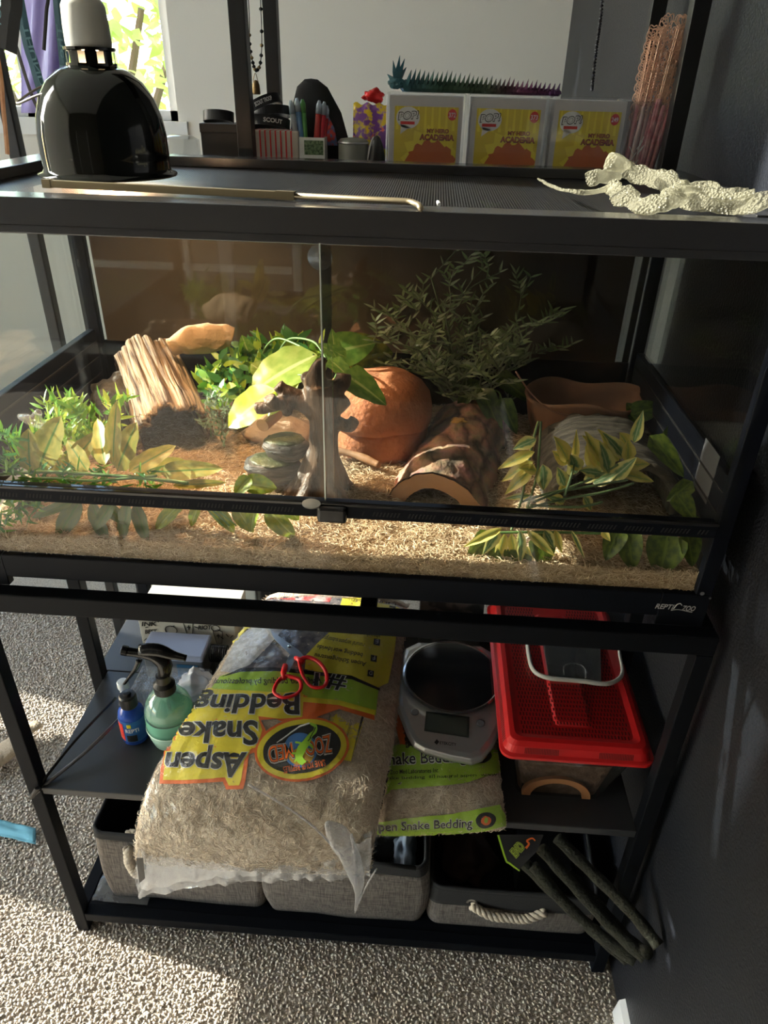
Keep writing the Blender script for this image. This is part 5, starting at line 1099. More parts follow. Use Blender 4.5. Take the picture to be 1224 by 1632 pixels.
# prints: dark photo panel, yellow panel, green band
dec('printed_panel', [[(372,1075),(392,1030),(404,985),(412,948),(560,948),(545,1000),(520,1020),(500,1040),(488,1078),(430,1070)]], .0014, mat('print_photo', (.05,.05,.07), .3, noise_=(55,(.20,.17,.17),.12)))
dec('printed_panel', [[(408,945),(418,940),(532,948),(525,962),(410,955)]], .0018, mat('print_red_photo', (.45,.05,.05), .3, noise_=(40,(.55,.50,.48),.06)))
dec('printed_panel', [[(352,1072),(378,1020),(404,1000),(452,1004),(430,1030),(398,1062),(370,1074)]], .0018, mat('print_pale_photo', (.42,.41,.42), .35, noise_=(120,(.60,.59,.60),.1)))
dec('printed_panel', [[(372,1005),(386,985),(402,975),(428,980),(420,998),(395,1004),(380,1020),(366,1028)]], .0022, T_YEL)
dec('printed_panel', [[(548,948),(640,955),(632,1000),(628,1040),(618,1090),(600,1098),(560,1088),(520,1076),(486,1068),(488,1046),(505,1028),(530,1005)]], .0016, T_YEL)
dec('printed_band', [[(330,1110),(352,1080),(385,1068),(440,1068),(490,1074),(560,1082),(602,1100),(598,1142),(560,1130),(500,1122),(440,1112),(380,1108)]], .0020, T_GRN)
dec('printed_edge', [[(352,1082),(385,1067),(440,1066),(490,1071),(560,1079),(604,1099),(604,1103),(560,1085),(490,1077),(440,1072),(385,1073)]], .0024, T_BLACK)
dec('printed_edge', [[(470,1118),(540,1124),(596,1142),(596,1150),(540,1132),(490,1127),(486,1152),(478,1152)]], .0022, T_OR)
dec('printed_edge', [[(470,1112),(540,1118),(598,1134),(596,1142),(540,1126),(484,1121)]], .0024, T_YEL)
def words(txt, bl, br, tl, tr, lifts, offs, mats_, shear=0, cast=None, par=None, sub=.16):
    """upside-down or upright words: bl, br = pixel ends of the baseline in reading order, tl, tr = cap line"""
    for l, of, m in zip(lifts, offs, mats_):
        f = quad_map(bl, br, tl, tr, (cast or c1)(l)); text_fit(txt, f, of, shear, sub).build('printed_words', m, par or bag1)
dec('printed_shape', [[(300,1106),(340,1102),(490,1110),(487,1150),(448,1152),(440,1148),(416,1150),(424,1166),(416,1198),(398,1204),(392,1246),(388,1258),(362,1259),(356,1246),(300,1250),(256,1250),(258,1226),(268,1196),(276,1168),(288,1140)]], .0020, T_OR)
dec('printed_shape', [[(304,1104),(340,1100),(484,1108),(482,1146),(446,1148),(412,1144),(418,1166),(411,1192),(392,1200),(386,1242),(382,1252),(366,1253),(360,1240),(300,1244),(262,1244),(264,1226),(273,1198),(281,1170),(293,1142)]], .0024, T_YEL)
OUT3 = ([.0023,.0027,.0031,.0036], [.12,.085,.05,.028], [T_OR, T_YEL, T_WHITE, T_BLACK])
words('Bedding', (476,1108), (318,1112), (476,1143), (306,1140), [.0026,.0030,.0036], [.10,.055,.028], [T_YEL, T_WHITE, T_BLACK])
words('Snake', (410,1153), (292,1155), (410,1192), (284,1186), *OUT3)
words('Aspen', (392,1203), (270,1203), (384,1242), (263,1234), *OUT3)
words('#1', (552,1084), (503,1075), (548,1108), (500,1100), [.0030,.0036], [.04,.01], [T_WHITE, T_BLACK])
words('Preferred bedding by professional', (512,1092), (342,1092), (508,1081), (346,1083), [.0032], [.01], [T_BLACK])
words('herpetoculturists worldwide!', (512,1078), (372,1086), (510,1088), (376,1095), [.0032], [.01], [T_BLACK]) if False else None
words('Aspen Schlangenstreu', (583,1058), (502,1044), (581,1065), (500,1051), [.0030], [.01], [T_BLACK])
words('bedding worldwide', (578,1044), (506,1030), (576,1051), (504,1037), [.0030], [.01], [T_BLACK])
words('natural serpent substrate', (580,1028), (515,1016), (578,1035), (513,1023), [.0030], [.0], [T_BLACK])
words('absorbent odorless', (606,1014), (540,1004), (604,1021), (538,1011), [.0030], [.0], [T_BLACK])
words('dust free aspen', (634,960), (560,958), (634,966), (560,964), [.0030], [.0], [T_BLACK])
words('#1', (398,985), (380,990), (402,1000), (384,1003), [.0030], [.02], [T_BLACK])
for (x, y), t_ in (((590,1076),'D'),((595,1052),'F'),((600,1026),'E'),((626,964),'D')):
    dec('printed_square', [[(x-5,y-6),(x+5,y-4),(x+4,y+6),(x-6,y+4)]], .0030, T_BLACK, 12); words(t_, (x+2,y-4),(x-3,y-3),(x+2,y+3),(x-3,y+3),[.0036],[0],[T_WHITE])
# oval emblem with a lizard
E_ = (481,1196); er = -.16
for (a, b_), l, m in (((75,50),.0030,T_OR), ((71,46),.0034,T_YEL), ((62,38),.0038,T_BLACK)): dec('printed_oval', [disc_pts(*E_, a, b_, 40, er)], l, m, 9)
def epx(dx, dy): return (E_[0]+dx*math.cos(er)-dy*math.sin(er), E_[1]+dx*math.sin(er)+dy*math.cos(er))
dec('printed_globe', [[epx(*p) for p in disc_pts(-3,2,27,27,26)]], .0041, T_BLUE, 9)
dec('printed_globe', [[epx(*p) for p in disc_pts(-2,12,20,13,20)]], .0043, mat('print_gold', (.62,.35,.03), .4), 9)
words('ZOO', epx(46,-13), epx(6,-10), epx(46,16), epx(6,14), [.0045,.0049,.0053], [.07,.03,.0], [T_WHITE, T_BLACK, T_OR])
words('MED', epx(-14,-10), epx(-52,-10), epx(-14,14), epx(-54,16), [.0045,.0049,.0053], [.07,.03,.0], [T_WHITE, T_BLACK, T_OR])
words('SAVE YOUR REPTILES', epx(32,23), epx(-34,24), epx(32,33), epx(-34,34), [.0046], [.01], [T_OR])
LIZ = mat('print_lizard', (.32,.60,.05), .4)
def pxtube(name, pts, wpx, lift, m, cast=None, par=None):
    P = smooth_path([Vector((a, b_, 0)) for a, b_ in pts], 5); cst = (cast or c1)(lift); n = len(P); ws_ = wpx if isinstance(wpx, (list,tuple)) else [wpx]*2
    L_, R_ = [], []
    for i, p in enumerate(P):
        t = (P[min(i+1,n-1)]-P[max(i-1,0)]).normalized(); q = Vector((-t.y, t.x, 0))*float(np.interp(i/(n-1), np.linspace(0,1,len(ws_)), ws_))/2; L_.append(cst(p.x+q.x,p.y+q.y)); R_.append(cst(p.x-q.x,p.y-q.y))
    return G().add(L_+R_, [(i, i+1, n+i+1, n+i) for i in range(n-1)]).build(name, m, par or bag1)
pxtube('printed_lizard', [epx(0,24),epx(-6,14),epx(0,2),epx(8,-6),epx(16,-16),epx(24,-22),epx(26,-30),epx(18,-36)], [8,12,14,12,7,6,5,2], .0056, LIZ)
pxtube('printed_lizard', [epx(18,-36),epx(2,-33),epx(-14,-26),epx(-30,-18),epx(-38,-14)], [2.5,2.5,2,1.6,1], .0056, T_WHITE)
for a, b_ in (((-4,14),(-16,6)),((-2,6),(-14,20)),((8,-4),(16,4)),((4,0),(-8,-10))): pxtube('printed_lizard', [epx(*a), epx((a[0]+b_[0])/2+2,(a[1]+b_[1])/2-2), epx(*b_)], [4.5,3.5,3], .0057, LIZ)
for k in range(4): pxtube('printed_stripe', [epx(11+4*k,-8-5*k+ (0)), epx(17+3*k,-13-5*k)], [1.4,1.4], .0060, T_BLACK)
# clear flap hanging below the fill: crumpled sheet with a seam, dark tape and a pulled corner
fl_ = [(at(221,1352,y=-.078), at(213,1398,y=-.082)), (at(262,1366,y=-.086), at(222,1430,y=-.090)), (at(320,1372,y=-.088), at(310,1414,y=-.094)), (at(370,1368,y=-.088), at(372,1408,y=-.094)), (at(440,1366,y=-.086), at(440,1404,y=-.092)), (at(500,1360,y=-.084), at(500,1402,y=-.090)), (at(552,1352,y=-.080), at(550,1402,y=-.086)), (at(592,1335,y=-.076), at(590,1396,y=-.084))]
def flapf(off, sd):
    def f(u, v):
        t = u*(len(fl_)-1); i = min(int(t), len(fl_)-2); k = t-i; a = lerp(fl_[i][0], fl_[i+1][0], k); b_ = lerp(fl_[i][1], fl_[i+1][1], k); p = lerp(a, b_, v*1.0); q = Vector((u*26, v*3, sd)); 
        return p + Vector((.002*noise.noise(q+Vector((3,0,0))), -off-.006*v*noise.noise(q)-.003*noise.noise(q*2.3), .003*v*noise.noise(Vector((u*11,0,sd)))))
    return f
G().grid(flapf(.0, 1), 90, 14).build('clear_flap', FLAP, bag1, smooth=True); G().grid(flapf(-.010, 7), 70, 12).build('clear_flap', FLAP, bag1, smooth=True)
cr_ = [at(520,1310,y=-.085), at(548,1345,y=-.090), at(566,1385,y=-.096), at(572,1415,y=-.100), at(566,1456,y=-.104)]
G().tube(smooth_path(cr_, 6), [.003,.006,.010,.013,.015,.016,.016,.015,.014,.014,.014,.013,.013,.012,.012,.011,.010,.009,.008,.006,.005,.004,.003,.002,.0008], 10, flat=.45).build('pulled_corner', FLAP, bag1, smooth=True)
G().tube(smooth_path([at(395,1250,y=-.095), at(450,1262+20,y=-.10), at(500,1318,y=-.098), at(545,1365,y=-.096)], 6), .0016, 6).build('film_crease', FLAP, bag1, smooth=True)
for pts in ([(600,1385),(585,1410),(572,1440)], [(560,1330),(566,1370),(568,1410)]): G().tube(smooth_path([at(a, b_, y=-.10) for a, b_ in pts], 5), .0022, 6, flat=.5).build('film_crease', FLAP, bag1, smooth=True)
g = G(); q = [at(217,1368,y=-.096), at(228,1368,y=-.096), at(231,1400,y=-.099), at(222,1408,y=-.099)]; g.add(q+[p+Vector((0,.0008,0)) for p in q], [(0,1,2,3),(7,6,5,4),(0,4,5,1),(1,5,6,2),(2,6,7,3),(3,7,4,0)]); g.build('black_tape', BPLA, bag1)
# ---- scissors
sc_ = thing('scissors', 'open scissors with red plastic handles lying on the aspen bedding bag', 'scissors', c1(.01)(460,1065))
SS = lambda x, y: c1(.0075)(x, y)
def blade(name, outline, m, th=.0012):
    P = [SS(*p) for p in outline]; n = (P[1]-P[0]).cross(P[-1]-P[0]).normalized(); 
    if n.z < 0: n = -n
    return G().prism(P, n*th).build(name, m, sc_, bevel=.0002)
blade('blade', [(420,1003),(432,1010),(478,1043),(486,1052),(474,1060),(466,1052),(440,1027)], STEEL)
blade('blade', [(428,1000),(420,1004),(452,1048),(456,1062),(464,1066),(474,1058),(466,1040)], STEEL) if False else blade('blade', [(466,1046),(476,1052),(468,1066),(462,1078),(454,1076),(458,1060)], STEEL)
G().lathe([(.0001,.0),(.0032,.0),(.0032,.0022),(.0001,.003)], SS(463,1038), 14).build('pivot_screw', CHROME, sc_)
REDP = mat('red_plastic', (.75,.015,.02), .28, spec=.6)
def loop(px, r): return G().tube(smooth_path([SS(*p)+Vector((0,0,.003)) for p in px+px[:2]], 6)[:-5], r, 8, flat=.8, cap=True).build('handle', REDP, sc_, smooth=True)
loop([(478,1060),(492,1056),(508,1064),(518,1078),(520,1094),(512,1103),(498,1103),(488,1094),(482,1080)], .0034)
loop([(462,1086),(478,1092),(480,1106),(470,1116),(452,1120),(438,1112),(440,1100),(450,1090)], .0032)
G().tube([SS(456,1068)+Vector((0,0,.003)), SS(453,1080)+Vector((0,0,.003)), SS(455,1090)+Vector((0,0,.003))], [.0042,.0048,.0036], 8).build('handle', REDP, sc_, smooth=True)
G().tube([SS(472,1056)+Vector((0,0,.003)), SS(484,1064)+Vector((0,0,.003))], [.0035,.0045], 8).build('handle', REDP, sc_, smooth=True)

# ---- second bag, flat, under the scales
R2 = [((.556,.330,.400),(.705,.330,.400),.2), ((.552,.30,.415),(.706,.30,.415),.8), ((.548,.20,.420),(.708,.20,.420),1), ((.545,.09,.422),(.711,.09,.424),1), ((.543,.03,.424),(.710,.04,.428),.9), ((.538,.0,.418),(.712,.012,.424),.75), ((.534,-.016,.396),(.716,-.004,.408),.5), ((.532,-.018,.372),(.716,-.008,.392),.15)]
bag2 = thing('small_bedding_bag', 'smaller flat bag of snake bedding with a lime green end under the kitchen scale', 'bedding bag', (.63,.15,ZS))
def fl2(p):
    if p.y > -.001 and p.z < ZS+.0015: p.z = ZS+.0015
    return p
gb2, top2 = soft_bag(R2, .034, .020, nv=52, wr=.002, seed=11, pw=.38, floor=fl2)
gb2.build('aspen_fill', BEDM, bag2, smooth=True); shavings_on(top2, 7000, bag2)
bv2 = bvh_of(top2); c2 = lambda l: caster(bv2, l+.0012, .0)
GRN2 = mat('print_lime_green', (.36,.58,.04), .35)
dec('printed_band', [[(602,1195),(640,1188),(700,1200),(790,1196),(795,1232),(740,1250),(680,1255),(604,1262)]], .0018, GRN2, 7, c2, bag2)
dec('printed_band', [[(596,1312),(640,1303),(720,1296),(795,1282),(803,1300),(804,1314),(770,1322),(700,1328),(598,1332)]], .0018, GRN2, 7, c2, bag2)
dec('printed_band', [[(628,1145),(640,1140),(650,1190),(640,1192)]], .0018, T_OR, 7, c2, bag2)
dec('printed_panel', [[(640,1140),(648,1160),(665,1192),(648,1194)]], .0018, T_BLACK, 7, c2, bag2)
words('Snake Bedding', (612,1222), (742,1216), (612,1202), (740,1198), [.0022,.0028], [.05,.012], [T_WHITE, T_BLACK], cast=c2, par=bag2)
words('Zoo Med Laboratories, Inc.', (624,1236), (700,1233), (624,1229), (700,1226), [.0026], [.01], [T_BLACK], cast=c2, par=bag2)
words('phone 805.542.9988  e-mail zoomed  www.zoomed.com', (612,1244), (790,1236), (612,1239), (790,1231), [.0026], [.0], [T_BLACK], cast=c2, par=bag2) if False else words('snake bedding  all natural aspen  www', (612,1245), (790,1238), (612,1240), (790,1233), [.0026], [.0], [T_BLACK], cast=c2, par=bag2)
words('Aspen Snake Bedding', (585,1322), (752,1315), (585,1310), (752,1301), [.0022,.0028], [.04,.012], [T_WHITE, T_BLACK], cast=c2, par=bag2)
for (x, y) in ((766,1207),(773,1305)):
    dec('printed_oval', [disc_pts(x,y,16,12,22,-.1)], .0024, T_BLACK, 9, c2, bag2); dec('printed_oval', [disc_pts(x,y,8,7,14)], .0030, T_OR, 9, c2, bag2); dec('printed_oval', [disc_pts(x,y-1,3,5,10)], .0034, LIZ, 9, c2, bag2)
film = G(); film.grid(lambda u, v: tuple(Vector(top2.v[int(round(v*52))*45+int(round(u*44))]) + Vector((0,-.0038,.0045))), 44, 52); film.build('clear_film', FILM, bag2, smooth=True)

# ---- kitchen scale
SM = mat('scale_silver', (.60,.60,.60), .28, .75); ksz = .4615
tilt = Matrix.Rotation(math.radians(2), 3, 'X'); kc = Vector((.634,.165,ksz))
ks = thing('kitchen_scale', 'silver kitchen scale with a round dark plate lying on the smaller bedding bag', 'kitchen scale', kc)
def KS(x, y, z): return kc + tilt @ Vector((x, y, z))
o1 = [(-.078,.10),(-.086,.06),(-.087,.0),(-.083,-.035),(-.066,-.082),(-.055,-.102),(-.040,-.112),(.0,-.122),(.030,-.126),(.046,-.118),(.062,-.095),(.080,-.055),(.086,-.01),(.086,.06),(.078,.10),(.055,.118),(-.055,.118)]
def scaled(o_, s, dy=0): return [(x*s, y*s+dy) for x, y in o_]
g = G(); n = len(o1); lv = [(scaled(o1,.93),0), (scaled(o1,1.0),.006), (scaled(o1,1.0),.011), (scaled(o1,.97),.0155), (scaled(o1,.90),.0175)]
for o_, z in lv: g.v += [tuple(KS(x, y, z)) for x, y in o_]
for i in range(4): g.f += [(i*n+k, i*n+(k+1)%n, (i+1)*n+(k+1)%n, (i+1)*n+k) for k in range(n)]
g.f += [tuple(range(n-1,-1,-1)), tuple(4*n+k for k in range(n))]; g.build('body', SM, ks, smooth=False, bevel=.001)
pcx, pcy = .002, .030
G().lathe([(.001,.0178),(.060,.0178),(.074,.0215),(.0795,.0255),(.0800,.0275),(.0770,.0285),(.0755,.0278),(.001,.0278)], KS(pcx,pcy,0), 64, mat=tilt).build('plate', mat('plate_rim', (.45,.45,.45), .18, .9), ks, smooth=False)
G().lathe([(.001,.0282),(.0745,.0282),(.075,.0276)], KS(pcx,pcy,0), 64, mat=tilt).build('plate_glass', mat('plate_black', (.012,.013,.015), .12), ks)
def flatpx(name, pts, z, m, par, th=.0006): 
    P = [at(a, b_, z=z) for a, b_ in pts]; return G().prism(P, (0,0,th)).build(name, m, par)
def ksz_at(px, py, dz):
    n_ = tilt @ Vector((0,0,1)); p0 = KS(0,0,.0175+dz); d = ray(px,py); return CAM + d*((p0-CAM).dot(n_)/d.dot(n_))
nrm = tilt @ Vector((0,0,1))
G().prism([ksz_at(*p, .0002) for p in ((679,1134),(748,1143),(747,1176),(676,1165))], nrm*.0008).build('display', mat('lcd_dark', (.035,.045,.040), .15), ks)
G().prism([ksz_at(*p, .0012) for p in ((682,1137),(745,1145),(744,1173),(679,1162))], nrm*.0002).build('display_glass', mat('lcd_green', (.055,.07,.06), .2), ks)
for x, y in ((661,1135),(766,1153)): 
    c = ksz_at(x, y, .0002); G().lathe([(.0001,0),(.0058,0),(.0058,.0012),(.0048,.0016),(.0001,.0016)], c, 24, mat=tilt).build('button', mat('button_grey', (.28,.29,.30), .3, .5), ks)
    G().lathe([(.0062,0),(.0068,0),(.0068,.0006),(.0062,.0006)], c, 24, mat=tilt).build('button_ring', mat('ring_dark', (.12,.12,.12), .4), ks)
f = lambda a, b_: ksz_at(701+a*26, 1186-b_*5+a*3, .0006); text_fit('ETEKCITY', f, .02).build('printed_words', T_BLACK, ks)
G().poly([ksz_at(*p, .0006) for p in ((696,1178),(700,1182),(696,1187),(692,1183))]).build('printed_mark', T_BLACK, ks)
text_fit('11lb/5kg 0.1g', lambda a, b_: ksz_at(702+a*24, 1131-b_*3+a*3, .0006), .01).build('printed_words', mat('print_dim', (.10,.10,.10), .5), ks)

# ---- red-lidded carrier
RL = mat('red_lid_plastic', (.52,.012,.014), .35, spec=.5); RLD = mat('red_slot_shadow', (.10,.004,.004), .6)
cr = thing('reptile_carrier', 'small reptile carrier with a slotted red lid and smoky clear tub on the shelf', 'reptile carrier', (.81,.17,ZS))
lx0, lx1, ly0, ly1, lz = .703, .917, .028, .372, .519
def rrect(x0, y0, x1, y1, r, n=6):
    out = []
    for cx_, cy_, a0 in ((x1-r,y0+r,-PI/2),(x1-r,y1-r,0),(x0+r,y1-r,PI/2),(x0+r,y0+r,PI)):
        for k in range(n+1): a = a0+PI/2*k/n; out.append((cx_+r*math.cos(a), cy_+r*math.sin(a)))
    return out
def loft(g, rings, caps=(True, True)):
    n = len(rings[0][0]); b0 = len(g.v)
    for o_, z in rings: g.v += [(x, y, z) for x, y in o_]
    for i in range(len(rings)-1): g.f += [(b0+i*n+k, b0+i*n+(k+1)%n, b0+(i+1)*n+(k+1)%n, b0+(i+1)*n+k) for k in range(n)]
    if caps[0]: g.f.append(tuple(b0+k for k in range(n-1,-1,-1)))
    if caps[1]: g.f.append(tuple(b0+(len(rings)-1)*n+k for k in range(n)))
    return g
I = lambda d, r: rrect(lx0+d, ly0+d, lx1-d, ly1-d, r)
loft(G(), [(I(0,.016),lz-.022),(I(-.002,.018),lz-.021),(I(-.002,.018),lz-.016),(I(.003,.016),lz-.014),(I(.006,.015),lz-.003),(I(.011,.013),lz+.003),(I(.018,.012),lz+.004),(I(.026,.010),lz+.001)]).build('lid', RL, cr, smooth=False, bevel=.0006)
zt2 = lz+.0012
lid = [o for o in cr.children if o.name.startswith('lid')][0]
# raised centre step and dished sides
ccx = (lx0+lx1)/2
loft(G(), [(rrect(ccx-.030,ly0+.045,ccx+.024,ly1-.045,.008),zt2-.0004),(rrect(ccx-.026,ly0+.050,ccx+.020,ly1-.05,.007),zt2+.004)]).build('raised_step', RL, cr, bevel=.0005)
g = G(); nsl = 0
y = ly0+.030
while y < ly1-.03:
    row = int(round((y-ly0)/.0085))
    x = lx0+.030+(.0022 if row % 2 else 0)
    while x < lx1-.030:
        if not (ccx-.031 < x < ccx+.025 and y > ly0+.043): g.box(x-.0009, y-.0028, zt2-.0003, x+.0009, y+.0028, zt2+.0005)
        elif y < .16: g.box(x-.0009, y-.0025, zt2+.0038, x+.0009, y+.0025, zt2+.0045)
        x += .0047
    y += .0085
o = g.build('slots', RLD, cr); o['kind'] = 'stuff'
g = G()
for k in range(22):
    for xo in (lx0+.032, lx1-.078):
        x = xo+k*.0022
        if k % 1 == 0: g.add([(x, ly0+.0022, lz-.013),(x+.0011, ly0+.0022, lz-.013),(x+.0011, ly0+.0052, lz-.004),(x, ly0+.0052, lz-.004)], [(0,1,2,3)])
for k in range(60):
    yy = ly0+.02+k*.0042
    for xx, s in ((lx0+.0022,1),(lx1-.0022,-1)): g.add([(xx, yy, lz-.013),(xx, yy+.0018, lz-.013),(xx+s*.003, yy+.0018, lz-.004),(xx+s*.003, yy, lz-.004)], [(0,1,2,3)])
o = g.build('side_slots', RLD, cr); o['kind'] = 'stuff'
# hinged clear hatch and grey bail handle
HG = mat('handle_grey', (.55,.55,.54), .3); P = [at(a, b_, z=zt2+.007) for a, b_ in ((836,985),(842,1040),(850,1068),(872,1080),(898,1083))]; P2 = [at(a, b_, z=zt2+.007) for a, b_ in ((932,1086),(965,1090),(985,1083),(992,1070),(988,1045),(976,990))]
P[0].y = min(P[0].y,.27); P2[-1].y = min(P2[-1].y,.27)
G().tube(smooth_path(P,4)+smooth_path(P2,4), .0036, 8, flat=.75).build('handle', HG, cr, smooth=True)
hp = [at(a, b_, z=zt2+.0062) for a, b_ in ((866,1030),(874,1077),(958,1086),(957,1035),(950,990),(868,985))]
G().prism(hp, (0,0,.002)).build('hatch', glassy('smoky_hatch', (.30,.32,.34), .10, .05, haze=.12), cr, bevel=.0006)
G().tube(smooth_path([at(a, b_, z=zt2+.010) for a, b_ in ((899,1075),(899,1062),(910,1057),(926,1060),(933,1068),(933,1080))],4), .0011, 6).build('hatch_catch', CLEARP, cr, smooth=True)
G().prism([at(a, b_, z=zt2+.0052) for a, b_ in ((866,985),(874,1077),(958,1086),(950,990))], (0,0,.0006)).build('hatch_opening', mat('dark_opening', (.02,.012,.012), .5), cr)
TUB = glassy('smoky_tub', (.74,.74,.74), .06, .05, haze=.03, hazecol=(.4,.4,.4))
tubr = [(rrect(.738,.052,.868,.340,.014),ZS+.0015),(rrect(.722,.040,.900,.358,.016),lz-.0225)]
loft(G(), tubr, (True, False)).build('tub', TUB, cr, smooth=False)
HB = mat('coconut_brown', (.11,.06,.035), .95, noise_=(60,(.24,.15,.10),.2), bump=(120,1,.006))
bl_ = loft(G(), [(rrect(.742,.056,.862,.296,.014),ZS+.003),(rrect(.734,.050,.876,.300,.016),ZS+.075)]); o = bl_.build('soil_fill', HB, cr)
wh = thing('half_log_hide', 'small orange-brown wooden arch hide inside the carrier tub', 'hide', (.79,.048,ZS+.004))
# arch standing at the front of the tub
g = G(); 
def arc(r, y): return [( .797 + r*1.25*math.cos(PI*k/16), y, ZS+.006 + r*math.sin(PI*k/16)) for k in range(17)]
A1, A2, B1, B2 = arc(.041,.0465), arc(.031,.0465), arc(.041,.0555), arc(.031,.0555); n = 17
g.v = A1+A2+B1+B2
for k in range(16): g.f += [(k,k+1,n+k+1,n+k),(2*n+k,3*n+k,3*n+k+1,2*n+k+1),(k,2*n+k,2*n+k+1,k+1),(n+k,n+k+1,3*n+k+1,3*n+k)]
g.f += [(0,n,3*n,2*n),(16,2*n+16,3*n+16,n+16)]
g.build('arch', mat('orange_wood', (.34,.15,.06), .6), wh)
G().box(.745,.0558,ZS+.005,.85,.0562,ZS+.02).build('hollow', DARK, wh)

# ---- bottles at the left
sp = thing('spray_bottle', 'round translucent green pump spray bottle with a black trigger head', 'spray bottle', (.190,.112,ZS)); sx, sy = .190,.112
LIQ = mat('green_liquid_plastic', (.25,.62,.46), .25, trans=.35, sss=.0); MIL = mat('milky_green_plastic', (.50,.78,.66), .25, trans=.3); CLG = glassy('clear_green_plastic', (.75,.93,.85), .09, .05, haze=.30, hazecol=(.50,.80,.68))
G().lathe([(.001,ZS),(.026,ZS),(.032,ZS+.006),(.0362,ZS+.022),(.0378,ZS+.036)], (sx,sy,0), 44).build('lower_body', MIL, sp, smooth=True)
G().lathe([(.0372,ZS+.0365),(.0380,ZS+.045),(.0375,ZS+.060),(.0370,ZS+.064),(.001,ZS+.064)], (sx,sy,0), 44).build('liquid', LIQ, sp, smooth=True)
G().lathe([(.0385,ZS+.0358),(.0393,ZS+.0368),(.0385,ZS+.038)], (sx,sy,0), 44).build('waist_seam', mat('seam_pale', (.6,.85,.75), .3), sp)
G().lathe([(.0378,ZS+.063),(.0368,ZS+.074),(.0325,ZS+.088),(.025,ZS+.099),(.017,ZS+.106),(.0135,ZS+.110)], (sx,sy,0), 44).build('upper_body', CLG, sp, smooth=True)
G().tube([(sx,sy,ZS+.108),(sx+.003,sy,ZS+.05),(sx+.008,sy,ZS+.01)], .0025, 8).build('dip_tube', CLEARP, sp)
G().lathe([(.0165,ZS+.108),(.0168,ZS+.122),(.0145,ZS+.124),(.011,ZS+.127),(.0105,ZS+.140),(.001,ZS+.142)], (sx,sy,0), 30).build('neck_collar', BPLA, sp, smooth=False)
def spx(a, b_, dy=0): return at(a, b_, y=sy+dy)
BG_ = mat('black_gloss_plastic', (.012,.012,.013), .15)
G().tube(smooth_path([spx(262,1075), spx(262,1058), spx(248,1046), spx(232,1042), spx(215,1040), spx(200,1038)], 4), [.0105,.011,.0115,.012,.012,.0115,.011,.0105,.010,.0095,.009,.0085,.008,.0075,.007,.0068,.0068,.0068,.0068,.0068,.0068], 12, flat=.8).build('trigger_head', BG_, sp, smooth=True)
G().tube(smooth_path([spx(222,1036), spx(250,1036), spx(275,1044), spx(297,1049)], 4), [.009,.0095,.010,.010,.010,.0095,.009,.008,.007,.006,.0055,.005,.005], 12, flat=.6).build('head_cover', BG_, sp, smooth=True)
G().tube([spx(204,1038), spx(194,1036)], .0078, 8).build('nozzle', BG_, sp, bevel=.0008)
G().tube(smooth_path([spx(222,1052), spx(216,1066), spx(207,1078), spx(198,1090)], 4), [.0055,.005,.0048,.0045,.0043,.004,.0038,.0036,.0034,.0032,.003,.0028,.0026], 8, flat=.7).build('trigger', BG_, sp, smooth=True)
bb = thing('blue_bottle', 'small blue bottle with a black cap and a red and blue label', 'bottle', (.128,.110,ZS)); bx, by = .128,.110
G().lathe([(.001,ZS),(.0185,ZS),(.0205,ZS+.003),(.0205,ZS+.056),(.0185,ZS+.064),(.012,ZS+.071),(.0095,ZS+.074)], (bx,by,0), 36).build('body', mat('blue_liquid', (.03,.09,.45), .15, trans=.15), bb, smooth=True)
G().lathe([(.0208,ZS+.010),(.0210,ZS+.0105),(.0210,ZS+.053),(.0208,ZS+.0535)], (bx,by,0), 36).build('label', mat('label_blue', (.02,.10,.38), .35, noise_=(70,(.03,.16,.45),.1)), bb)
def lab(name, a0, a1, z0, z1, m, r=.0214): G().grid(lambda u, v: (bx+r*math.cos(lerp(a0,a1,u)), by+r*math.sin(lerp(a0,a1,u)), lerp(z0,z1,v)), 10, 1).build(name, m, bb)
lab('label_red', -2.75, -1.95, ZS+.012, ZS+.049, T_RED); 
text_fit('REPTI', lambda a, b_: (bx+.0219*math.cos(-1.75+a*.95), by+.0219*math.sin(-1.75+a*.95), ZS+.032+b_*.008), .02, sub=.2).build('printed_words', T_WHITE, bb)
for k in range(4): lab('label_lines', -2.6, -2.05, ZS+.018+k*.007, ZS+.0195+k*.007, T_OR, .0217)
lab('label_picture', -1.75, -1.0, ZS+.012, ZS+.026, T_BLACK, .0217); lab('label_picture', -1.6, -1.3, ZS+.042, ZS+.050, T_YEL, .0217)
G().lathe([(.0125,ZS+.072),(.0135,ZS+.074),(.0135,ZS+.092),(.0115,ZS+.095),(.006,ZS+.0955),(.0055,ZS+.099),(.001,ZS+.0995)], (bx,by,0), 28).build('cap', BPLA, bb, smooth=False)
a = at(190,1120,z=ZS); tb = thing('small_glass_bottle', 'tiny clear glass bottle with a white cap behind the blue bottle', 'bottle', (.104,.148,ZS)); gx, gy = .104,.148
G().lathe([(.001,ZS),(.0125,ZS),(.0135,ZS+.003),(.0135,ZS+.036),(.010,ZS+.046),(.0072,ZS+.056),(.0072,ZS+.072)], (gx,gy,0), 28).build('body', glassy('bottle_glass', (.70,.78,.85), .12, .02, haze=.12), tb, smooth=True)
G().lathe([(.001,ZS+.001),(.012,ZS+.001),(.0122,ZS+.03),(.001,ZS+.03)], (gx,gy,0), 24).build('liquid', mat('dark_teal_liquid', (.03,.07,.10), .2), tb, smooth=False)
G().lathe([(.0088,ZS+.070),(.0092,ZS+.071),(.0092,ZS+.082),(.0082,ZS+.0835),(.001,ZS+.084)], (gx,gy,0), 26).build('cap', mat('frosted_white', (.62,.66,.68), .35), tb)
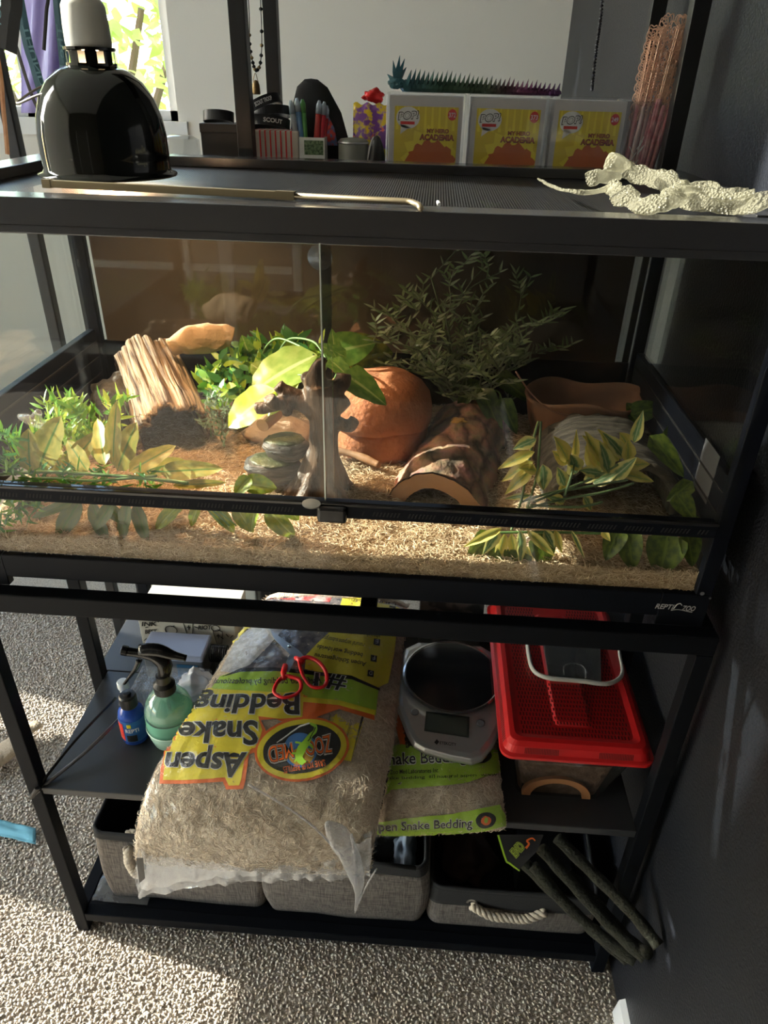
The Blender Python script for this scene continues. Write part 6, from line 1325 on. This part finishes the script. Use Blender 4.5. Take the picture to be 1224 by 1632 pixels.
# feeding tongs: two long arms leaning from the leg to the bottles
tgs = thing('feeding_tongs', 'long black feeding tongs lying from the stand leg towards the small bottles', 'tongs', (.08,.06,ZS))
t0 = at(50,1270,y=-.006); 
arms = [([(50,1270,-.006),(70,1243,.012),(120,1180,.07),(185,1112,.14)], .0030), ([(50,1270,-.006),(78,1246,.012),(140,1195,.06),(196,1140,.125)], .0030)]
for px_, r_ in arms: G().tube(smooth_path([at(a, b_, y=c_) for a, b_, c_ in px_], 5), r_, 6, flat=.45).build('arm', BPLA if px_[-1][0] < 190 else mat('steel_arm', (.16,.16,.17), .3, .7), tgs, smooth=True)
G().tube([at(50,1271,y=-.006), at(60,1256,y=-.004)], .0045, 8, flat=.6).build('grip_end', BPLA, tgs)
# translucent box, blue-grey case, coil, patterned box
pb = thing('clear_plastic_box', 'clear ribbed plastic container holding a crumpled bag behind the spray bottle', 'container', (.165,.19,ZS))
G().box(.102,.165,ZS+.001,.226,.228,ZS+.046).build('box', CLEARP, pb, bevel=.004)
g = G()
for k in range(8): g.box(.104+.006*k,.1635,ZS+.004,.106+.006*k,.1648,ZS+.043)
g.build('ribs', CLEARP, pb)
lmp = blob((.205,.196,ZS+.036), (.030,.026,.028), 6, .35, 2.2, 30, 18, flatb=.026); lmp.build('crumpled_bag', glassy('white_film', (.9,.92,.97), .1, .2, haze=.55, hazecol=(.72,.77,.88), bump=(50,1,.01)), pb, smooth=True)
bc = thing('blue_grey_case', 'pale blue-grey plastic case with a blue panel behind the spray bottle', 'plastic case', (.15,.27,ZS))
G().box(.100,.240,ZS+.001,.205,.292,ZS+.050).build('case', mat('case_grey', (.10,.11,.13), .35), bc, bevel=.003)
G().box(.095,.234,ZS+.0505,.208,.297,ZS+.063).build('case_lid', mat('case_lilac', (.30,.34,.48), .3), bc, bevel=.004)
G().box(.158,.2383,ZS+.010,.196,.2398,ZS+.040).build('blue_panel', mat('panel_blue', (.03,.12,.24), .35), bc, bevel=.001)
co = thing('black_coil', 'black coiled cable with a ribbed sleeve left of the big bedding bag', 'cable', (.228,.268,ZS))
coil = [(.212+.0017*t/(2*PI)*2.0, .268+.015*math.cos(t), ZS+.045+.015*math.sin(t)) for t in np.linspace(0, 2*PI*9, 150)]
G().tube(coil, .0014, 6).build('coil', BG_, co, smooth=True); G().lathe([(.010,ZS+.001),(.010,ZS+.032),(.001,ZS+.032)], (.228,.268,0), 20).build('foot', BPLA, co)
pbx = thing('doodle_box', 'cream box printed with black doodles at the back of the shelf', 'box', (.157,.36,ZS))
G().box(.068,.312,ZS+.001,.246,.40,ZS+.090).build('box_body', mat('cream_card', (.55,.53,.47), .5), pbx, bevel=.001)
rr = random.Random(8)
def DB(x, z, k=0): return Vector((.068+.178*x, .3113-.0002*k, ZS+.090*z))
g = G()
for cx_, cz_, r_ in ((.33,.60,.07),(.45,.42,.08),(.66,.30,.05),(.80,.72,.05)):
    g.tube([DB(cx_+r_*math.cos(a)*.9, cz_+r_*1.5*math.sin(a)) for a in np.linspace(0, 2*PI, 18)], .0007, 4)
for cx_, cz_ in ((.52,.68),(.82,.50)):
    c = [(0,.17),(.035,.12),(.02,-.16),(-.02,-.16),(-.035,.12),(0,.17)]; g.tube([DB(cx_+a*1.4, cz_+b_*1.1) for a, b_ in c], .0007, 4); g.tube([DB(cx_-.018,cz_+.02), DB(cx_+.018,cz_+.02)], .0009, 4); g.tube([DB(cx_,cz_-.04), DB(cx_,cz_+.07)], .0009, 4)
for k in range(14): x, z = rr.random(), rr.random(); g.tube([DB(x,z), DB(min(.98,x+rr.uniform(.02,.05)), min(.95,max(.05,z+rr.uniform(-.08,.08))))], .0008, 4)
o = g.build('printed_doodles', T_BLACK, pbx); o['kind'] = 'stuff'
for s, x, z, w in (('INK',.03,.66,.16),('BEST',.05,.46,.13),('RIOT',.62,.66,.14)): text_fit(s, lambda a, b_: DB(x+a*w, z+b_*.11+a*.03, 1), .03, .2).build('printed_words', T_BLACK, pbx)
db = tagp(G().box(.58,.375,ZS+.001,.698,.45,ZS+.16).build('dark_carton', mat('dark_carton', (.02,.02,.022), .5, noise_=(30,(.12,.10,.09),.05)), bevel=.001), 'dark carton behind the kitchen scale at the back of the shelf', 'box')
grb = tagp(G().box(.72,.385,ZS+.001,.905,.455,ZS+.12).build('grey_box', mat('grey_box_m', (.06,.07,.075), .5), bevel=.001), 'dark grey box at the back of the shelf behind the red-lidded carrier', 'box')

# ================================================================== the bottom shelf: three fabric baskets
def linen(name, c1_, c2_):
    m = mat(name, c1_, .95); nt = m.node_tree; N = nt.nodes.new; L = nt.links.new; b = nt.nodes['Principled BSDF']; tc = N('ShaderNodeTexCoord'); fs = []
    for sc_ in ((500,500,40),(40,40,600)):
        mp = N('ShaderNodeMapping'); mp.inputs['Scale'].default_value = sc_; n = N('ShaderNodeTexNoise'); n.inputs['Scale'].default_value = 1; n.inputs['Detail'].default_value = 2; L(tc.outputs['Object'], mp.inputs[0]); L(mp.outputs[0], n.inputs['Vector']); fs.append(n.outputs[0])
    ad = N('ShaderNodeMath'); ad.operation = 'ADD'; L(fs[0], ad.inputs[0]); L(fs[1], ad.inputs[1]); mr = N('ShaderNodeMapRange'); mr.inputs[1].default_value = .8; mr.inputs[2].default_value = 1.2; L(ad.outputs[0], mr.inputs[0])
    mx = N('ShaderNodeMix'); mx.data_type = 'RGBA'; mx.inputs[6].default_value = (*c1_,1); mx.inputs[7].default_value = (*c2_,1); L(mr.outputs[0], mx.inputs[0]); L(mx.outputs[2], b.inputs['Base Color'])
    bp = N('ShaderNodeBump'); bp.inputs['Distance'].default_value = .001; bp.inputs['Strength'].default_value = .5; L(ad.outputs[0], bp.inputs['Height']); L(bp.outputs[0], b.inputs['Normal']); return m
LIN = linen('grey_linen', (.085,.073,.066), (.20,.175,.155)); NAV = mat('navy_black_lining', (.014,.016,.024), .7, bump=(300,.4,.001)); RIM = mat('charcoal_band', (.020,.020,.022), .85, bump=(500,.4,.0008))
BZ = ZB+.0005
def basket(lab, x0, x1, y0, y1, h, band, lean=0, bulge=.006, seed=0):
    t = thing('fabric_basket', lab, 'fabric basket', ((x0+x1)/2, (y0+y1)/2, BZ), 'fabric baskets on the bottom shelf')
    def wall(zf, z1f, inset, nz):
        def f(u, v):
            z = lerp(zf, z1f, v); r_ = rrect(x0+inset, y0+inset, x1-inset, y1-inset, .018, 5); n_ = len(r_); k = u*n_; i = int(k) % n_; fr = k-int(k); a = r_[i]; b_ = r_[(i+1) % n_]; x, y = lerp(a[0],b_[0],fr), lerp(a[1],b_[1],fr)
            s = (z-BZ)/h; q = Vector((x*14, y*14, z*9+seed)); bu = bulge*math.sin(PI*min(1,s)) ; cx_, cy_ = (x0+x1)/2, (y0+y1)/2
            d = Vector((x-cx_, y-cy_, 0)); 
            if d.length > 0: d.normalize()
            p = Vector((x, y, z)) + d*(bu+.004*noise.noise(q)) + Vector((0, lean*s, 0)); p.z += .006*s*noise.noise(Vector((x*9,y*9,seed))); return p
        return f
    zb_ = BZ + h*(1-band)
    G().grid(wall(BZ, zb_, 0, 1), 100, 12, closeu=True).build('linen_side', LIN, t, smooth=True, solid=.003)
    G().grid(wall(zb_, BZ+h, -.0012, 1), 100, 6, closeu=True).build('dark_band', RIM, t, smooth=True, solid=.003)
    G().grid(wall(BZ+.002, BZ+h-.003, .004, 1), 80, 10, closeu=True).build('lining', NAV, t, smooth=True)
    rim = [wall(BZ+h, BZ+h, -.0005, 1)(k/90, 1) for k in range(91)]; G().tube(rim, .0038, 8).build('piped_rim', RIM, t, smooth=True)
    G().add([(x0+.006,y0+.006,BZ+.002),(x1-.006,y0+.006,BZ+.002),(x1-.006,y1-.006,BZ+.002),(x0+.006,y1-.006,BZ+.002)], [(0,1,2,3)]).build('basket_floor', NAV, t)
    return t
ROPE = mat('cotton_rope', (.58,.50,.40), .9, bump=(300,.6,.001))
def rope(t, p0, pm, p1, r=.0075, y=None):
    P = smooth_path([p0, lerp(p0,pm,.5)+Vector((0,-.004,-.004)), pm, lerp(pm,p1,.5)+Vector((0,-.004,-.004)), p1], 12); n = len(P)
    for s in range(3):
        pts = []
        for i, p in enumerate(P):
            tt = (P[min(i+1,n-1)]-P[max(i-1,0)]).normalized(); a = tt.cross(Vector((0,1,0))).normalized(); b_ = tt.cross(a); w = i*.62+s*2*PI/3; pts.append(p + (a*math.cos(w)+b_*math.sin(w))*r*.5)
        G().tube(pts, r*.58, 8).build('rope_strand', ROPE, t, smooth=True)
b1_ = basket('grey linen basket with a dark lining, leftmost on the bottom shelf', .052, .332, .040, .228, .178, .07, seed=1)
b2_ = basket('slouching grey linen basket in the middle of the bottom shelf', .342, .612, .036, .228, .155, .12, bulge=.012, seed=5)
b3_ = basket('linen basket with a wide charcoal band and white rope handle, rightmost on the bottom shelf', .624, .902, .036, .228, .104, .36, seed=9)
# front of basket 3 leans a little: rope handle with eyelets
e0, e1 = at(752,1440,y=.030), at(868,1450,y=.030)
for e in (e0, e1): G().lathe([(.006,-.0015),(.010,-.0015),(.010,.0015),(.006,.0015)], e+Vector((0,.002,0)), 22, mat=Matrix.Rotation(PI/2,3,'X')).build('eyelet', STEEL, b3_)
rope(b3_, e0+Vector((0,-.004,0)), at(812,1463,y=.018), e1+Vector((0,-.004,0)))
e0 = at(204,1352,y=.030); rope(b1_, e0, at(208,1378,y=.020), at(226,1392,y=.026), .008)
hb_ = blob(at(212,1334,y=.050), (.014,.012,.012), 4, .6, 3); hb_.build('frayed_rope_knot', ROPE, b1_, smooth=True)
# contents
def cloth(name, lab, cat, c, r, seed, m): tagp(blob(c, r, seed, .45, 1.9, 34, 20, flatb=r[2]*.6).build(name, m, smooth=True), lab, cat)
cloth('folded_fabric', 'dark navy cloth lying inside the leftmost fabric basket', 'cloth', (.25,.14,BZ+.06), (.055,.055,.055), 2, mat('navy_cloth', (.02,.03,.07), .8))
cloth('crumpled_shirt', 'crumpled black and white cloth sticking out of the middle basket', 'cloth', (.50,.12,BZ+.09), (.075,.06,.070), 5, mat('bw_cloth', (.015,.016,.02), .6, noise_=(22,(.40,.43,.47),.05)))
cloth('pale_blue_cloth', 'pale blue-grey rolled cloth at the right of the middle basket', 'cloth', (.575,.10,BZ+.10), (.022,.045,.055), 8, mat('pale_blue_cloth', (.26,.32,.40), .8))
cloth('brown_fabric', 'dark brown cloth bundle inside the rightmost fabric basket', 'cloth', (.69,.14,BZ+.05), (.045,.06,.045), 3, mat('dark_brown_cloth', (.035,.018,.012), .9))
tagp(G().box(.78,.10,BZ+.003,.87,.20,BZ+.085).build('black_carton', BPLA, bevel=.002), 'black carton standing inside the rightmost fabric basket', 'box')
# black moss-covered vines with a header card, leaning out at the front right
VN = mat('dark_vine_foam', (.009,.0095,.007), .95, noise_=(50,(.018,.020,.013),.2), bump=(220,1,.004))
vn = thing('terrarium_vines', 'bundle of thick black bendable vines with a printed header card, leaning forward', 'vine bundle', (.85,0,.06))
for i, P in enumerate([[(832,1372,.01),(885,1425,-.02),(950,1485,-.055),(1012,1532,-.088)], [(862,1352,.012),(912,1408,-.015),(975,1478,-.055),(1028,1528,-.092)], [(888,1335,.014),(945,1392,-.020),(1005,1452,-.065),(1056,1508,-.104)], [(850,1380,.0),(905,1444,-.03),(960,1496,-.06),(1000,1530,-.08)], [(905,1392,.008),(950,1440,-.025),(1000,1496,-.06),(1035,1520,-.09)]]):
    p_ = [at(a, b_, y=c_) for a, b_, c_ in P]
    for q in p_: q.x = min(q.x, .934); q.z = max(q.z, .012)
    G().tube(smooth_path(p_, 6), [.0088+.0006*math.sin(k*1.7+i) for k in range(19)], 10).build('vine', VN, vn, smooth=True)
hc_ = [at(a, b_, y=c_) for a, b_, c_ in ((792,1330,.0),(866,1330,.012),(856,1356,.002),(826,1386,-.012),(808,1372,-.012))]
nn = Vector((0,-.0006,.0004)); G().prism(hc_, nn).build('header_card', BPLA, vn)
pl = (hc_[0], (hc_[1]-hc_[0]).cross(hc_[4]-hc_[0]).normalized())
def hp_(a, b_, l=.0010):
    d = ray(a, b_); n_ = pl[1] if pl[1].dot(d) < 0 else -pl[1]; return CAM + d*((pl[0]+n_*l+nn-CAM).dot(n_)/d.dot(n_))
YGN = mat('print_yellow_green', (.45,.60,.08), .4); cg_ = lambda l: (lambda a, b_: hp_(a, b_, l))
words('EXO', (822,1366), (836,1350), (813,1356), (826,1341), [.0012,.0018,.0022], [.12,.06,.01], [YGN, T_BLACK, YGN], cast=cg_, par=vn)
pxtube('printed_lizard', [(838,1352),(843,1345),(840,1340),(848,1336),(853,1340)], [4,3,3,2.5,2], .0016, T_OR, cast=cg_, par=vn)
words('Forest Vine', (806,1336), (838,1330), (804,1331), (836,1325), [.0012], [.01], [YGN], cast=cg_, par=vn) if False else None
pxtube('printed_edge', [(794,1331),(806,1370),(812,1376),(828,1388)], [3,3,3,2], .0014, T_GRN, cast=cg_, par=vn)
# clear plastic sheet under the left basket
tagp(G().grid(lambda u, v: (.026+.10*u, .024+.05*v, BZ+.0015+.012*(1-u)*abs(noise.noise(Vector((u*5,v*5,3))))), 14, 8).build('plastic_sheet', CLEARP, smooth=True), 'crinkled clear plastic sheet poking out under the leftmost basket', 'plastic sheet')
# ================================================================== on the floor
BLU = mat('light_blue_tissue', (.16,.44,.56), .7)
fp = [(-30,1300),(0,1296),(32,1308),(58,1322),(50,1345),(20,1340),(-30,1325)]
g = G().grid(lambda u, v: (lambda p: (p.x, p.y, .011+.005*noise.noise(Vector((u*4,v*3,1)))))(at(lerp(-40,57,u), lerp(lerp(1296,1320,u), lerp(1322,1346,u), v), z=.011)), 16, 8); tagp(g.build('blue_ribbon', BLU, smooth=True, solid=.0008), 'flat light blue strip of paper lying on the carpet left of the stand', 'paper')
tw = [at(a, b_, z=.03) for a, b_ in ((-40,1235),(0,1205),(30,1178),(62,1150))]
g = G().tube(smooth_path(tw, 6), [.022,.024,.025,.026,.027,.026,.026,.025,.024,.023,.022,.021,.020,.019,.018,.017,.016,.014,.010], 14, flat=.5, up=(0,0,1)); g.v = [tuple(Vector(p)+noise.noise_vector(Vector(p)*30)*.006) for p in g.v]
for i, p in enumerate(g.v): g.v[i] = (p[0], p[1], max(.006, p[2]))
tagp(g.build('beige_towel', mat('beige_towel', (.52,.42,.30), .95, bump=(120,.8,.004)), smooth=True), 'rolled beige towel lying on the sunlit carpet behind the left stand leg', 'towel')
# equipment behind the stand, glimpsed through the gap
GRD = mat('greige_plastic', (.40,.41,.36), .5)
dr_ = thing('storage_drawer_unit', 'pale grey-green plastic drawer unit on the floor behind the stand', 'drawer unit', (.12,.66,0))
G().box(.025,.60,.002,.220,.72,.42).build('cabinet_body', GRD, dr_, bevel=.004)
for k in range(3): d_ = G().box(.033,.594,.02+k*.135,.212,.5995,.14+k*.135).build('drawer', mat('drawer_white', (.60,.61,.58), .4) if 'drawer_white' not in bpy.data.materials else bpy.data.materials['drawer_white'], dr_, bevel=.003); G().box(.095,.588,.085+k*.135,.150,.5935,.10+k*.135).build('drawer_pull', GRD, d_)
cb = [at(a, b_, y=.54) for a, b_ in ((296,955),(305,940),(318,938),(322,950),(340,930),(341,915))]
tagp(G().tube(smooth_path([(.30,.54,ZS+.02),(.32,.53,ZS+.08),(.34,.55,ZS+.10),(.37,.54,ZS+.05),(.375,.55,.70)], 8), .003, 6).build('black_cable', DARK, smooth=True), 'loose black cable looping behind the top of the big bedding bag', 'cable')
# unseen white door-frame posts added behind the camera, to be mirrored faintly in the glass doors
def post(name, lab, px0, px1, x_w, yv, z1, zb_=0): pass
fr = thing('reflected_door_posts', 'unseen white door-frame posts added for their reflection in the terrarium glass', 'door frame', (.3,-1.0,0))
yv = .96
for (a, b_, w) in (((352,400),(395,760),.030), ((1146,430),(1035,860),.026), ((104,400),(128,640),.018)):
    xx = (at(*a, y=yv).x+at(*b_, y=yv).x)/2; G().box(xx-w/2, -.935, 0, xx+w/2, -.91, 1.5).build('post', WHITE, fr, bevel=.002)  # unseen posts added for their reflection in the glass
zz = at(200,560,y=yv).z; x_a, x_b = at(104,500,y=yv).x, at(352,500,y=yv).x; G().box(x_a-.4, -.93, zz-.012, x_b, -.915, zz+.012).build('reflected_crossbar', WHITE, fr, bevel=.002)
